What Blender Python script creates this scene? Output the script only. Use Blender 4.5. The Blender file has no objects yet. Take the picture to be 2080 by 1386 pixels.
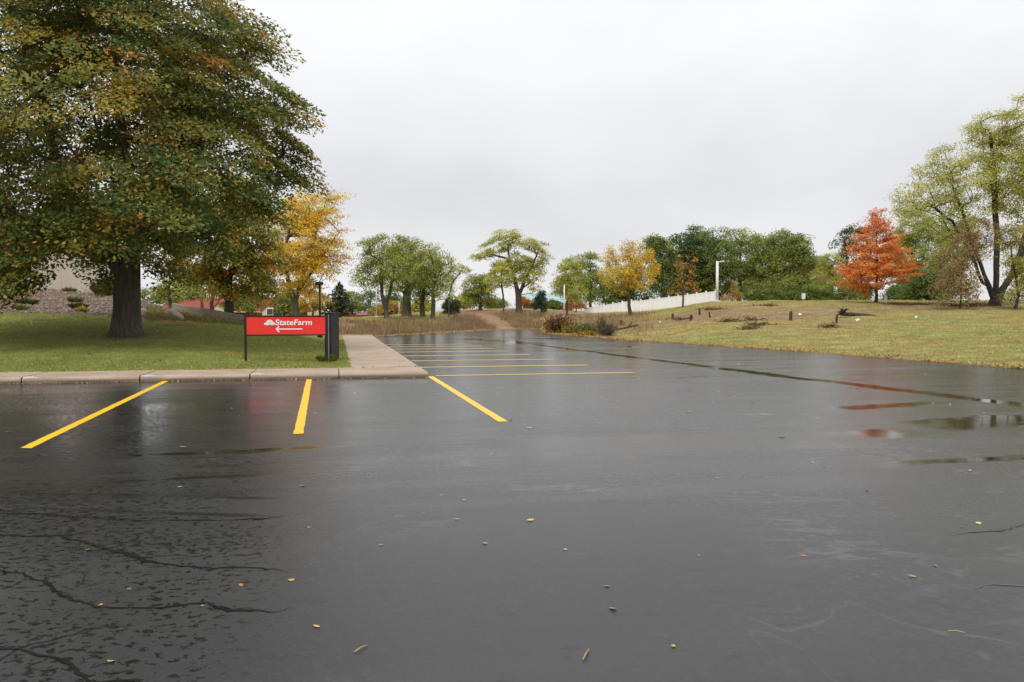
import bpy, math, numpy as np
from mathutils import Matrix, Vector
R = math.radians
SC = bpy.context.scene
COL = SC.collection
rng = np.random.default_rng(11)

# ---------------------------------------------------------------- camera
F = 1679.0; CX = 1040.0; HY = 634.0; CAMH = 1.6
cam = bpy.data.cameras.new('camera'); cam.sensor_width = 36.0
cam.lens = F / 2080 * 36; cam.clip_start = 0.1; cam.clip_end = 6000
co = bpy.data.objects.new('camera', cam); COL.objects.link(co)
co.location = (0, 0, CAMH)
co.rotation_euler = (R(90) - math.atan((693 - HY) / F), 0, 0)
SC.camera = co
PT = math.atan((693 - HY) / F)

def P(px, py, D):
    """point seen at photo pixel (px,py) at forward distance D (level metres)"""
    a = (693 - py) / F
    vy = math.cos(PT) + a * math.sin(PT); vz = a * math.cos(PT) - math.sin(PT)
    k = D / vy
    return np.array([(px - CX) / F * k, D, CAMH + vz * k])

def G(px, py, z=0.0):
    """point of the plane z seen at the pixel"""
    p = P(px, py, 1.0) - np.array([0, 0, CAMH])
    k = (z - CAMH) / p[2]
    return np.array([p[0] * k, k, z])

# ---------------------------------------------------------------- lot axes
AX = R(12.0)
U = np.array([-math.sin(AX), math.cos(AX)]); V = np.array([math.cos(AX), math.sin(AX)])
C0 = G(870, 766)[:2]
def uv(u, v, z=0.0):
    p = C0 + U * u + V * v
    return np.array([p[0], p[1], z])

# ---------------------------------------------------------------- helpers
def tag(o, label=None, cat=None, group=None, kind=None):
    if label: o['label'] = label
    if cat: o['category'] = cat
    if group: o['group'] = group
    if kind: o['kind'] = kind
    return o

def link(name, me, mat=None, parent=None):
    o = bpy.data.objects.new(name, me); COL.objects.link(o)
    if mat is not None: me.materials.append(mat)
    if parent is not None: o.parent = parent
    return o

def empty(name, loc, rz=0.0):
    o = bpy.data.objects.new(name, None); COL.objects.link(o)
    o.location = loc; o.rotation_euler = (0, 0, rz); o.empty_display_size = 0.3
    return o

def npmesh(name, verts, faces, k, col=None, smooth=False):
    me = bpy.data.meshes.new(name)
    verts = np.asarray(verts, np.float32).reshape(-1, 3); faces = np.asarray(faces, np.int32).reshape(-1, k)
    me.vertices.add(len(verts)); me.vertices.foreach_set('co', verts.ravel())
    me.loops.add(faces.size); me.loops.foreach_set('vertex_index', faces.ravel())
    me.polygons.add(len(faces))
    me.polygons.foreach_set('loop_start', np.arange(0, faces.size, k, dtype=np.int32))
    me.polygons.foreach_set('loop_total', np.full(len(faces), k, np.int32))
    if smooth: me.polygons.foreach_set('use_smooth', np.ones(len(faces), bool))
    me.update(calc_edges=True)
    if col is not None:
        a = me.color_attributes.new('Col', 'FLOAT_COLOR', 'POINT')
        c = np.ones((len(verts), 4), np.float32); c[:, :3] = col
        a.data.foreach_set('color', c.ravel())
    return me

class MB:
    """collects boxes / prisms / tubes into one mesh"""
    def __init__(s): s.v = []; s.f = []
    def add(s, vs, fs):
        n = len(s.v); s.v += [tuple(map(float, v)) for v in vs]; s.f += [tuple(i + n for i in f) for f in fs]; return s
    def box(s, c, d, rz=0.0, ch=0.0):
        x, y, z = d[0] / 2, d[1] / 2, d[2] / 2
        ca, sa = math.cos(rz), math.sin(rz)
        if ch <= 0:
            vs = [(-x, -y, -z), (x, -y, -z), (x, y, -z), (-x, y, -z), (-x, -y, z), (x, -y, z), (x, y, z), (-x, y, z)]
            fs = [(0, 3, 2, 1), (4, 5, 6, 7), (0, 1, 5, 4), (1, 2, 6, 5), (2, 3, 7, 6), (3, 0, 4, 7)]
        else:
            vs = []
            for zz, i in ((-z, 1), (-z + ch, 0), (z - ch, 0), (z, 1)):
                a, b = x - ch * i, y - ch * i
                for (p, q) in ((-1, -1), (1, -1), (1, 1), (-1, 1)):
                    vs.append((p * a, q * b, zz))
            fs = [(3, 2, 1, 0), (12, 13, 14, 15)]
            for k in range(3):
                for j in range(4):
                    fs.append((k * 4 + j, k * 4 + (j + 1) % 4, k * 4 + 4 + (j + 1) % 4, k * 4 + 4 + j))
        vs = [(c[0] + ca * a - sa * b, c[1] + sa * a + ca * b, c[2] + e) for a, b, e in vs]
        return s.add(vs, fs)
    def prism(s, poly, z0, z1):
        n = len(poly)
        vs = [(p[0], p[1], z0) for p in poly] + [(p[0], p[1], z1) for p in poly]
        fs = [tuple(range(n - 1, -1, -1)), tuple(range(n, 2 * n))] + [(i, (i + 1) % n, n + (i + 1) % n, n + i) for i in range(n)]
        return s.add(vs, fs)
    def extrude(s, prof, a, b):
        """profile of 3d points, moved by vectors a and b"""
        n = len(prof)
        vs = [np.add(p, a) for p in prof] + [np.add(p, b) for p in prof]
        fs = [tuple(range(n - 1, -1, -1)), tuple(range(n, 2 * n))] + [(i, (i + 1) % n, n + (i + 1) % n, n + i) for i in range(n)]
        return s.add(vs, fs)
    def tube(s, pts, rad, n=8, cap=True):
        v, f = tube_arrays(np.asarray(pts, float), np.asarray(rad, float), n)
        b = len(s.v); s.v += [tuple(x) for x in v]; s.f += [tuple(int(i) + b for i in q) for q in f]
        if cap:
            s.f.append(tuple(b + i for i in range(n - 1, -1, -1)))
            m = b + (len(pts) - 1) * n; s.f.append(tuple(m + i for i in range(n)))
        return s
    def build(s, name, mat, parent=None, smooth=False):
        me = bpy.data.meshes.new(name); me.from_pydata(s.v, [], s.f)
        if smooth: me.polygons.foreach_set('use_smooth', np.ones(len(me.polygons), bool))
        me.update()
        return link(name, me, mat, parent)

def tube_arrays(pts, rad, n):
    m = len(pts)
    t = np.gradient(pts, axis=0); t /= np.linalg.norm(t, axis=1)[:, None] + 1e-9
    ref = np.array([0.31, 0.95, 0.05]) if abs(t[0][2]) > 0.6 else np.array([0.02, 0.05, 1.0])
    a = np.cross(t, ref); a /= np.linalg.norm(a, axis=1)[:, None] + 1e-9
    b = np.cross(t, a)
    th = np.arange(n) * 2 * math.pi / n
    ring = pts[:, None, :] + rad[:, None, None] * (np.cos(th)[None, :, None] * a[:, None, :] + np.sin(th)[None, :, None] * b[:, None, :])
    i = np.arange(m - 1)[:, None] * n; j = np.arange(n)[None, :]; k = (j + 1) % n
    f = np.stack([i + j, i + k, i + n + k, i + n + j], -1).reshape(-1, 4)
    return ring.reshape(-1, 3), f

# ---------------------------------------------------------------- materials
def newmat(name):
    m = bpy.data.materials.new(name); m.use_nodes = True
    nt = m.node_tree; nt.nodes.clear()
    out = nt.nodes.new('ShaderNodeOutputMaterial')
    return m, nt, out

class N:
    def __init__(s, nt): s.nt = nt
    def n(s, t, **kw):
        nd = s.nt.nodes.new(t)
        for k, v in kw.items():
            if k.startswith('i_'): nd.inputs[k[2:].replace('_', ' ')].default_value = v
            else: setattr(nd, k, v)
        return nd
    def l(s, a, b): s.nt.links.new(a, b)
    def val(s, x, sock):
        if hasattr(x, 'is_linked'): s.l(x, sock)
        else: sock.default_value = x
    def math(s, op, a, b=0.0, c=None, clamp=False):
        nd = s.n('ShaderNodeMath', operation=op); nd.use_clamp = clamp
        s.val(a, nd.inputs[0]); s.val(b, nd.inputs[1])
        if c is not None: s.val(c, nd.inputs[2])
        return nd.outputs[0]
    def mix(s, f, a, b):
        nd = s.n('ShaderNodeMix', data_type='RGBA'); s.val(f, nd.inputs[0])
        s.val(a, nd.inputs[6]); s.val(b, nd.inputs[7]); return nd.outputs[2]
    def lerp(s, f, a, b):
        nd = s.n('ShaderNodeMix', data_type='FLOAT'); s.val(f, nd.inputs[0])
        s.val(a, nd.inputs[2]); s.val(b, nd.inputs[3]); return nd.outputs[0]
    def noise(s, vec, scale, detail=4.0, rough=0.55, dist=0.0):
        nd = s.n('ShaderNodeTexNoise'); nd.inputs['Scale'].default_value = scale
        nd.inputs['Detail'].default_value = detail; nd.inputs['Roughness'].default_value = rough
        nd.inputs['Distortion'].default_value = dist
        if vec is not None: s.l(vec, nd.inputs['Vector'])
        return nd.outputs[0]
    def map(s, vec, loc=(0, 0, 0), rot=(0, 0, 0), sc=(1, 1, 1), typ='POINT'):
        nd = s.n('ShaderNodeMapping', vector_type=typ); s.l(vec, nd.inputs[0])
        nd.inputs[1].default_value = loc; nd.inputs[2].default_value = rot; nd.inputs[3].default_value = sc
        return nd.outputs[0]
    def ss(s, x, a, b, lo=0.0, hi=1.0):
        nd = s.n('ShaderNodeMapRange', interpolation_type='SMOOTHSTEP'); s.val(x, nd.inputs[0])
        nd.inputs[1].default_value = a; nd.inputs[2].default_value = b; nd.inputs[3].default_value = lo; nd.inputs[4].default_value = hi
        return nd.outputs[0]

def c4(c): return (c[0], c[1], c[2], 1.0)

def simple(name, col, rough=0.6, spec=0.4, var=0.25, scale=3.0, metal=0.0, bump=0.0, bscale=40.0, stretch=(1, 1, 1)):
    m, nt, out = newmat(name); g = N(nt)
    tc = g.n('ShaderNodeTexCoord').outputs['Object']
    tv = g.map(tc, sc=stretch)
    n1 = g.noise(tv, scale, 6); n2 = g.noise(tv, scale * 9, 3)
    f = g.math('ADD', g.math('MULTIPLY', n1, 0.65), g.math('MULTIPLY', n2, 0.35))
    f = g.ss(f, 0.3, 0.7)
    a = tuple(x * (1 - var) for x in col); b = tuple(min(1, x * (1 + var)) for x in col)
    bs = g.n('ShaderNodeBsdfPrincipled'); g.l(g.mix(f, c4(a), c4(b)), bs.inputs['Base Color'])
    g.l(g.lerp(n1, max(0.02, rough - 0.12), min(1, rough + 0.12)), bs.inputs['Roughness'])
    bs.inputs['Specular IOR Level'].default_value = spec; bs.inputs['Metallic'].default_value = metal
    if bump:
        bp = g.n('ShaderNodeBump'); bp.inputs['Strength'].default_value = bump; bp.inputs['Distance'].default_value = 0.02
        g.l(g.noise(tv, bscale, 5), bp.inputs['Height']); g.l(bp.outputs[0], bs.inputs['Normal'])
    g.l(bs.outputs[0], out.inputs[0])
    return m

def attr_mat(name, trans=0.3, rough=0.55, var=0.3, vs=0.8, spec=0.3):
    """colour of each leaf / blade / stone from its own attribute"""
    m, nt, out = newmat(name); g = N(nt)
    at = g.n('ShaderNodeAttribute', attribute_name='Col').outputs['Color']
    bs = g.n('ShaderNodeBsdfPrincipled'); g.l(at, bs.inputs['Base Color'])
    bs.inputs['Roughness'].default_value = rough; bs.inputs['Specular IOR Level'].default_value = spec
    if trans > 0:
        tr = g.n('ShaderNodeBsdfTranslucent'); g.l(at, tr.inputs[0])
        mx = g.n('ShaderNodeMixShader'); mx.inputs[0].default_value = trans
        g.l(bs.outputs[0], mx.inputs[1]); g.l(tr.outputs[0], mx.inputs[2]); g.l(mx.outputs[0], out.inputs[0])
    else: g.l(bs.outputs[0], out.inputs[0])
    return m

M_LEAF = attr_mat('leaf', 0.45, 0.6, spec=0.2)
M_BLADE = attr_mat('grass_blade', 0.25, 0.6)
M_STONE = attr_mat('stone', 0.0, 0.8)
M_FALLEN = attr_mat('fallen_leaf', 0.15, 0.35, spec=0.5)
M_BARK = simple('bark', (0.088, 0.075, 0.062), 0.9, 0.15, 0.45, 4.0, bump=0.9, bscale=14, stretch=(3, 3, 0.5))
M_BARKD = simple('bark_dark', (0.045, 0.038, 0.032), 0.9, 0.15, 0.45, 4.0, bump=0.9, bscale=14, stretch=(3, 3, 0.5))
M_BARKG = simple('bark_grey', (0.085, 0.078, 0.066), 0.9, 0.15, 0.4, 4.0, bump=0.8, bscale=14, stretch=(3, 3, 0.5))
M_DARK = simple('dark_metal', (0.014, 0.015, 0.018), 0.55, 0.3, 0.2, 5)
M_GREY = simple('galvanised', (0.20, 0.21, 0.22), 0.45, 0.5, 0.2, 8, metal=0.5)
M_RED = simple('red_panel', (0.80, 0.035, 0.025), 0.4, 0.4, 0.05, 2)
M_WHITE = simple('white_vinyl', (0.90, 0.90, 0.92), 0.45, 0.4, 0.05, 2)
M_WHITEP = simple('white_paint', (0.72, 0.72, 0.73), 0.5, 0.4, 0.10, 3)
M_BEIGE = simple('beige_panel', (0.50, 0.44, 0.36), 0.75, 0.3, 0.06, 0.8, bump=0.2, bscale=60)
M_CREAM = simple('cream_siding', (0.60, 0.50, 0.32), 0.7, 0.3, 0.08, 2)
M_REDROOF = simple('red_shingle', (0.28, 0.060, 0.055), 0.8, 0.2, 0.25, 6)
M_REDWALL = simple('red_wall', (0.36, 0.05, 0.055), 0.6, 0.3, 0.15, 3)
M_BRICK = simple('brown_brick', (0.22, 0.12, 0.09), 0.85, 0.2, 0.2, 6)
M_GLASS = simple('window_glass', (0.05, 0.06, 0.075), 0.08, 0.6, 0.2, 2)
M_TIMBER = simple('weathered_timber', (0.30, 0.25, 0.21), 0.85, 0.2, 0.35, 3, bump=0.6, bscale=18, stretch=(0.4, 3, 3))
M_TEAL = simple('teal_roof', (0.30, 0.46, 0.43), 0.5, 0.4, 0.1, 2)
M_ROOFG = simple('grey_shingle', (0.10, 0.095, 0.09), 0.85, 0.2, 0.25, 6)
M_YELLOW = None

# ---------------------------------------------------------------- sky and light
SUN_EL, SUN_AZ = 57.0, 196.0
w = bpy.data.worlds.new('World'); SC.world = w; w.use_nodes = True
nt = w.node_tree; nt.nodes.clear(); g = N(nt)
wo = g.n('ShaderNodeOutputWorld'); bg = g.n('ShaderNodeBackground'); bg.inputs[1].default_value = 0.083
sky = g.n('ShaderNodeTexSky', sky_type='NISHITA'); sky.sun_disc = False
sky.sun_elevation = R(SUN_EL); sky.sun_rotation = R(SUN_AZ); sky.air_density = 1.0; sky.dust_density = 2.0
tc = g.n('ShaderNodeTexCoord').outputs['Generated']
sp = g.n('ShaderNodeSeparateXYZ'); g.l(tc, sp.inputs[0])
el = sp.outputs[2]
ramp = g.n('ShaderNodeValToRGB'); g.l(g.math('MULTIPLY_ADD', el, 0.5, 0.5), ramp.inputs[0])
e = ramp.color_ramp.elements
e[0].position = 0.0; e[0].color = (3.0, 2.9, 2.8, 1)
e[1].position = 1.0; e[1].color = (11.0, 11.1, 11.3, 1)
for p, c in ((0.499, (5.0, 4.9, 4.8)), (0.505, (8.6, 8.6, 8.65)), (0.535, (8.0, 8.0, 8.15)), (0.57, (7.35, 7.35, 7.6)), (0.62, (8.0, 8.03, 8.2)), (0.67, (9.0, 9.05, 9.15)), (0.8, (10.2, 10.3, 10.4))):
    x = e.new(p); x.color = c4(c)
cv = g.map(tc, sc=(1.0, 1.0, 1.7))
n1 = g.noise(cv, 1.6, 5, 0.5, 0.3); n2 = g.noise(g.map(tc, loc=(3, 1, 0), sc=(1, 1, 1.8)), 3.5, 5, 0.5, 0.2)
cl = g.math('ADD', g.math('MULTIPLY', n1, 0.7), g.math('MULTIPLY', n2, 0.3))
cl = g.ss(cl, 0.3, 0.7, 0.86, 1.13)
mul = g.n('ShaderNodeVectorMath', operation='SCALE'); g.l(ramp.outputs[0], mul.inputs[0]); g.l(cl, mul.inputs['Scale'])
g.l(g.mix(0.94, sky.outputs[0], mul.outputs[0]), bg.inputs[0]); g.l(bg.outputs[0], wo.inputs[0])
sl = bpy.data.lights.new('sun', 'SUN'); sl.energy = 1.5; sl.angle = R(20); sl.color = (1.0, 0.97, 0.92)
so = bpy.data.objects.new('sun', sl); COL.objects.link(so)
sd = Vector((math.sin(R(SUN_AZ)) * math.cos(R(SUN_EL)), math.cos(R(SUN_AZ)) * math.cos(R(SUN_EL)), math.sin(R(SUN_EL))))
so.rotation_euler = sd.to_track_quat('Z', 'Y').to_euler(); so.location = (0, -10, 60)
SC.view_settings.view_transform = 'Standard'; SC.view_settings.look = 'None'
SC.view_settings.exposure = 0.35; SC.view_settings.gamma = 1.0

# ---------------------------------------------------------------- lot outline
edge_r = [G(2080, 750)[:2], G(1700, 720)[:2], G(1300, 692.5)[:2], G(1100, 678)[:2]]
d_r = (edge_r[0] - edge_r[1]) / np.linalg.norm(edge_r[0] - edge_r[1])
far = [G(1106, 673)[:2], G(1095, 668.5)[:2], G(1040, 669.5)[:2], G(960, 672)[:2], G(860, 678)[:2], G(750, 684)[:2]]
UE = float((far[-1] - C0) @ U)          # far end of the side pavement
SWW, SWF = 1.85, 1.85                   # pavement widths
lot = [edge_r[0] + d_r * 12, *edge_r, *far, uv(UE, 0)[:2], C0, uv(0, -45)[:2], np.array([-50., -14.]), np.array([34., -14.])]
lot_poly = np.array(lot)
def seg_dist(X, Y, poly, closed=True):
    d = np.full(X.shape, 1e9); n = len(poly)
    inside = np.zeros(X.shape, bool)
    for i in range(n if closed else n - 1):
        a = poly[i]; b = poly[(i + 1) % n]; ab = b - a
        t = np.clip(((X - a[0]) * ab[0] + (Y - a[1]) * ab[1]) / (ab @ ab + 1e-12), 0, 1)
        d = np.minimum(d, np.hypot(X - a[0] - t * ab[0], Y - a[1] - t * ab[1]))
        if closed:
            c = ((a[1] > Y) != (b[1] > Y)) & (X < (b[0] - a[0]) * (Y - a[1]) / (b[1] - a[1] + 1e-12) + a[0])
            inside ^= c
    return np.where(inside, -d, d) if closed else d

# ---------------------------------------------------------------- terrain heights
COLS = {
 -700: [(22, .15), (30, .75), (38, 1.6), (54, 3.3), (70, 3.4), (300, 3)],
 0: [(22, .15), (30, .75), (38, 1.62), (53, 3.15), (62, 3.3), (300, 3)],
 130: [(22, .15), (30, .76), (38, 1.52), (53, 3.02), (62, 3.1), (300, 2.5)],
 258: [(22, .15), (30, .72), (37, 1.38), (52, 2.6), (62, 2.6), (300, 1)],
 350: [(22, .15), (30, .66), (35, 1.15), (40, 1.35), (43.5, 1.5), (47, 1.85), (55, 1.6), (80, .8), (110, -.5), (300, -.5)],
 430: [(22, .15), (30, .60), (38, 1.16), (42, 1.18), (45, 1.3), (50, 1.35), (80, .6), (110, -.5), (300, -.5)],
 500: [(22, .15), (30, .52), (38, .95), (41, .95), (46, 1.1), (60, 1.05), (80, .6), (110, -.5), (300, -.5)],
 600: [(22, .15), (30, .38), (40, .65), (50, 0.9), (62, 1.1), (80, .7), (110, -.3), (300, -.3)],
 680: [(22, .12), (49, .15), (57, .35), (66, .95), (76, 1.12), (95, .7), (115, .1), (300, 0)],
 760: [(30, 0), (53, 0), (60, .35), (74, 1.08), (95, 1.1), (130, .6), (300, .5)],
 860: [(30, 0), (61, 0), (68, .4), (82, 1.3), (100, 1.6), (130, 1.3), (300, 1)],
 960: [(30, 0), (70, 0), (82, .75), (95, 1.65), (110, 1.95), (150, 1.9), (300, 1.9)],
 1040: [(30, 0), (76, 0), (88, .9), (100, 1.95), (115, 2.05), (300, 2)],
 1100: [(30, 0), (64, 0), (79, .2), (90, 1.0), (105, 1.97), (300, 2)],
 1200: [(30, 0), (52, 0), (66, .35), (78, .8), (95, 1.3), (110, 1.5), (300, 2)],
 1300: [(30, 0), (46, 0), (60, .36), (80, 1.1), (93, 1.62), (110, 1.65), (300, 2.2)],
 1460: [(25, 0), (38, 0), (50, .47), (65, 1.37), (80, 2.5), (90, 2.8), (130, 2.7), (300, 2.7)],
 1600: [(25, 0), (33.6, 0), (45, .37), (60, 1.2), (75, 2.42), (90, 2.85), (130, 2.8), (300, 2.8)],
 1780: [(20, 0), (29, 0), (40, .38), (55, 1.24), (70, 2.27), (85, 2.78), (130, 2.8), (300, 2.8)],
 2080: [(15, 0), (23, 0), (35, .43), (50, .98), (65, 2.2), (80, 2.68), (130, 2.8), (300, 2.8)],
 2700: [(10, 0), (17, 0), (30, .6), (50, 1.4), (70, 2.4), (80, 2.7), (300, 2.8)],
}
ck = np.array(sorted(COLS)); ct = (ck - CX) / F
GD = np.exp(np.linspace(math.log(8), math.log(400), 500))
tab = np.array([np.interp(GD, [a for a, b in COLS[k]], [b for a, b in COLS[k]]) for k in ck])
ker = np.exp(-0.5 * (np.arange(-9, 10) / 3.5) ** 2); ker /= ker.sum()
tab = np.array([np.convolve(np.pad(r, 9, mode='edge'), ker, 'valid') for r in tab])
def Hbase(X, Y):
    t = X / np.maximum(Y, 1e-3)
    ti = np.interp(t, ct, np.arange(len(ct))); i = np.clip(ti.astype(int), 0, len(ct) - 2); fx = ti - i
    fx = fx * fx * (3 - 2 * fx) * 0.5 + fx * 0.5
    di = np.interp(np.log(np.maximum(Y, 8)), np.log(GD), np.arange(len(GD))); j = np.clip(di.astype(int), 0, len(GD) - 2); fy = di - j
    a = tab[i, j] * (1 - fy) + tab[i, j + 1] * fy; b = tab[i + 1, j] * (1 - fy) + tab[i + 1, j + 1] * fy
    return a * (1 - fx) + b * fx
def sstep(x, a, b):
    t = np.clip((x - a) / (b - a), 0, 1); return t * t * (3 - 2 * t)
def wob(X, Y):
    return (np.sin(X * .9 + 1.3 * np.sin(Y * .41)) * np.sin(Y * .7 + .8 * np.sin(X * .53)) * .6 + np.sin(X * 2.3 + Y * 1.1) * np.sin(Y * 1.9 - X * .7) * .4)
def uvco(X, Y):
    dx, dy = X - C0[0], Y - C0[1]
    return dx * U[0] + dy * U[1], dx * V[0] + dy * V[1]
def gz(X, Y):
    X = np.asarray(X, float); Y = np.asarray(Y, float)
    u, v = uvco(X, Y)
    sd = seg_dist(X, Y, lot_poly)
    h = Hbase(X, Y)
    rough = wob(X, Y) * np.interp(Y, [20, 45, 70], [.012, .05, .08])
    z = h * sstep(sd, 0, 5) + rough * sstep(sd, 0.3, 3) + np.where(sd > 0, np.minimum(sd * .25, .02), -.15)
    # inside the pavement corner the ground lies just below the slabs
    m = np.minimum(u, -v); cor = (m > -0.5) & (u < UE + 1)
    zl = np.where(m < .55, -.15, np.where(m < 1.15, -.15 + (m - .55) / .6 * .25, 0.10))
    ml = np.minimum(u - SWF, -v - SWW)
    zc = np.where(ml > -0.25, np.maximum(.132 + (h - .15 + rough) * sstep(ml, -.1, 5), .132), zl)
    fade = sstep(u, UE - 1.5, UE + 1)
    return np.where(cor, zc * (1 - fade) + np.maximum(z, zc * 0) * fade, z)
def gz1(x, y): return float(gz(np.array([x]), np.array([y]))[0])
def on(px, D):
    """ground point in the photo column px at distance D"""
    x = (px - CX) / F * D
    return np.array([x, D, gz1(x, D)])

t_in = np.linspace(-.70, .70, 430)
t_out = np.concatenate([np.linspace(-2.6, -.71, 50), t_in, np.linspace(.71, 2.6, 50)])
d_row = np.concatenate([np.exp(np.linspace(math.log(9), math.log(135), 330)), np.exp(np.linspace(math.log(138), math.log(4000), 40))])
TT, DD = np.meshgrid(t_out, d_row); GX, GY = TT * DD, DD
GZ = gz(GX, GY); GZ = np.where(GY > 300, GZ * 0 + np.interp(GY, [300, 800], [1, 1]) * GZ, GZ)
# surface colour (what grows or lies there)
PXg = GX / GY * F + CX
u_, v_ = uvco(GX, GY)
lawn_edge = np.interp(PXg, [-700, 0, 130, 258, 350, 430, 500, 600, 680], [38, 38, 38, 37, 35, 37, 39.5, 47, 49])
Wl = ((u_ > 1) & (v_ < -1)).astype(float)
is_lawn = Wl * sstep(lawn_edge - GY + wob(GX, GY) * .3, -.4, .4) * (u_ < UE + 1)
is_bank = Wl * (GY > lawn_edge - .5) * (1 - is_lawn) * np.interp(PXg, [300, 345], [1, 0]) * (GY < 58)
is_soil = Wl * (GY > lawn_edge - .5) * (1 - is_lawn) * (GY < 44) * np.interp(PXg, [300, 345, 400, 500], [0, 1, .8, .25])
lawnc = np.array([.225, .25, .065]); fieldc = np.array([.30, .265, .095]); bankc = np.array([.17, .125, .095]); soilc = np.array([.27, .17, .09]); dirtc = np.array([.27, .185, .115])
big = .5 + .5 * np.sin(GX * .35 + 2 * np.sin(GY * .16)) * np.sin(GY * .23 + 1.7 * np.sin(GX * .21))
colr = fieldc[None, None] * (1 + .0 * GX[..., None])
green = np.array([.22, .25, .066])
colr = colr + (green - colr) * (np.clip(big * .9, 0, 1) * np.interp(GY, [25, 60, 80], [.9, .5, .3]))[..., None]
yel = np.array([.33, .30, .095])
colr = colr + (yel - colr) * (sstep(GY, 78, 86) * (PXg > 1400) * .7)[..., None]
# brown, freshly cleared patches on the right-hand field
for (px, D, rx, ry, k) in ((1450, 68, 5.5, 5, .8), (1540, 60, 4.5, 3, .7), (1390, 62, 4, 4, .6), (1640, 63, 5, 2.2, .5), (1800, 52, 5, 1.6, .35), (1700, 68, 6, 2, .4), (1620, 58, 2.2, 1.6, .7), (1700, 49, 2.0, 1.3, .6), (1860, 66, 9, 1.6, .8), (1980, 62, 8, 1.8, .75), (1330, 72, 4, 4, .5), (1750, 60, 3, 1.2, .6), (1500, 74, 4, 2, .4), (1560, 47, 2, .8, .35), (1900, 45, 3, 1, .3)):
    c = on(px, D)
    q = ((GX - c[0]) / rx) ** 2 + ((GY - c[1]) / ry) ** 2
    a = np.clip(k * 1.3 * np.exp(-q) * (1 + .6 * wob(GX * 2, GY * 2)), 0, .95)
    colr = colr + (np.array([.25, .17, .105]) - colr) * a[..., None]
# wild ground at the far end: dry stems and the bare track going up
wild = sstep(PXg, 640, 700) * (1 - sstep(PXg, 1180, 1260)) * (GY > 48)
colr = colr + (np.array([.27, .20, .11]) - colr) * (wild * .75 * (1 - sstep(GY, 66, 72) * (PXg < 900)) * (1 - sstep(GY, 108, 115)))[..., None]
colr = colr + (np.array([.28, .28, .075]) - colr) * (wild * .8 * sstep(GY, 63, 69) * (1 - sstep(PXg, 880, 960)))[..., None]
trk = np.array([[*on(1035, 74)[:2]], [*on(1012, 80)[:2]], [*on(985, 88)[:2]], [*on(955, 97)[:2]], [*on(945, 104)[:2]]])
td = seg_dist(GX, GY, trk, False)
colr = colr + (dirtc - colr) * (1 - sstep(td + wob(GX, GY) * .4, 1.3, 2.6))[..., None]
colr = colr + (lawnc - colr) * is_lawn[..., None]
colr = colr + (bankc - colr) * is_bank[..., None]
colr = colr + (soilc - colr) * (is_soil * np.clip(.75 + .4 * wob(GX * 2, GY * 2), 0, 1))[..., None]
# darker brown ring at the foot of the big tree
tb = on(256, 30)
colr = colr + (np.array([.11, .085, .05]) - colr) * (np.exp(-(((GX - tb[0]) / 1.5) ** 2 + ((GY - tb[1]) / 1.2) ** 2) ** 2) * .75)[..., None]
nr, nc = GX.shape
ii = np.arange(nr - 1)[:, None] * nc + np.arange(nc - 1)[None]
gf = np.stack([ii, ii + 1, ii + nc + 1, ii + nc], -1).reshape(-1, 4)

m, nt, out = newmat('ground'); g = N(nt)
at = g.n('ShaderNodeAttribute', attribute_name='Col').outputs['Color']
tc = g.n('ShaderNodeTexCoord').outputs['Object']
a1 = g.noise(tc, .9, 6, .6, .4); a2 = g.noise(tc, 9, 5, .65); a3 = g.noise(g.map(tc, loc=(5, 9, 2), sc=(.22, .75, .4)), .8, 5, .6)
f = g.math('ADD', g.math('MULTIPLY', a1, .5), g.math('MULTIPLY', a2, .5)); f = g.ss(f, .33, .67, .55, 1.45)
vm = g.n('ShaderNodeVectorMath', operation='SCALE'); g.l(at, vm.inputs[0]); g.l(f, vm.inputs['Scale'])
dry = g.n('ShaderNodeVectorMath', operation='MULTIPLY'); g.l(vm.outputs[0], dry.inputs[0]); dry.inputs[1].default_value = (1.12, .84, .80)
bs = g.n('ShaderNodeBsdfPrincipled'); g.l(g.mix(g.ss(a3, .42, .62, 0, .8), vm.outputs[0], dry.outputs[0]), bs.inputs['Base Color'])
bs.inputs['Roughness'].default_value = .9; bs.inputs['Specular IOR Level'].default_value = .12
bp = g.n('ShaderNodeBump'); bp.inputs['Strength'].default_value = .8; bp.inputs['Distance'].default_value = .06
g.l(g.noise(tc, 14, 6, .7), bp.inputs['Height']); g.l(bp.outputs[0], bs.inputs['Normal'])
g.l(bs.outputs[0], out.inputs[0]); M_GROUND = m
ground = link('ground', npmesh('ground', np.stack([GX, GY, GZ], -1).reshape(-1, 3), gf, 4, colr.reshape(-1, 3), True), M_GROUND)
tag(ground, 'grassy ground rising round the parking lot', None, None, 'structure')

# ---------------------------------------------------------------- wet asphalt
m, nt, out = newmat('wet_asphalt'); g = N(nt)
tc = g.n('ShaderNodeTexCoord').outputs['Object']
rv = g.map(tc, rot=(0, 0, -AX))                                   # x along the stall lines, y up the lot
fine = g.noise(tc, 160, 3, .7)
st1 = g.noise(g.map(rv, sc=(.16, 1.3, 1)), 1.0, 5, .55, .6)         # squeegee streaks of the seal coat
st2 = g.noise(g.map(rv, loc=(7, 3, 0), sc=(.35, 5.0, 1)), 1.0, 5, .6, .3)
patch = g.noise(g.map(tc, loc=(2, 8, 0)), .28, 4, .5, .5)
fl = g.noise(g.map(tc, rot=(0, 0, R(-20)), sc=(15, 19, 1)), 1.0, 4, .66, .45)   # small wind-drawn water films
fl2 = g.noise(g.map(rv, loc=(1, 4, 0), sc=(.8, 7.5, 1)), 1.0, 5, .62, .5)
left = g.n('ShaderNodeSeparateXYZ'); g.l(tc, left.inputs[0])
x_, y_ = left.outputs[0], left.outputs[1]
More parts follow.
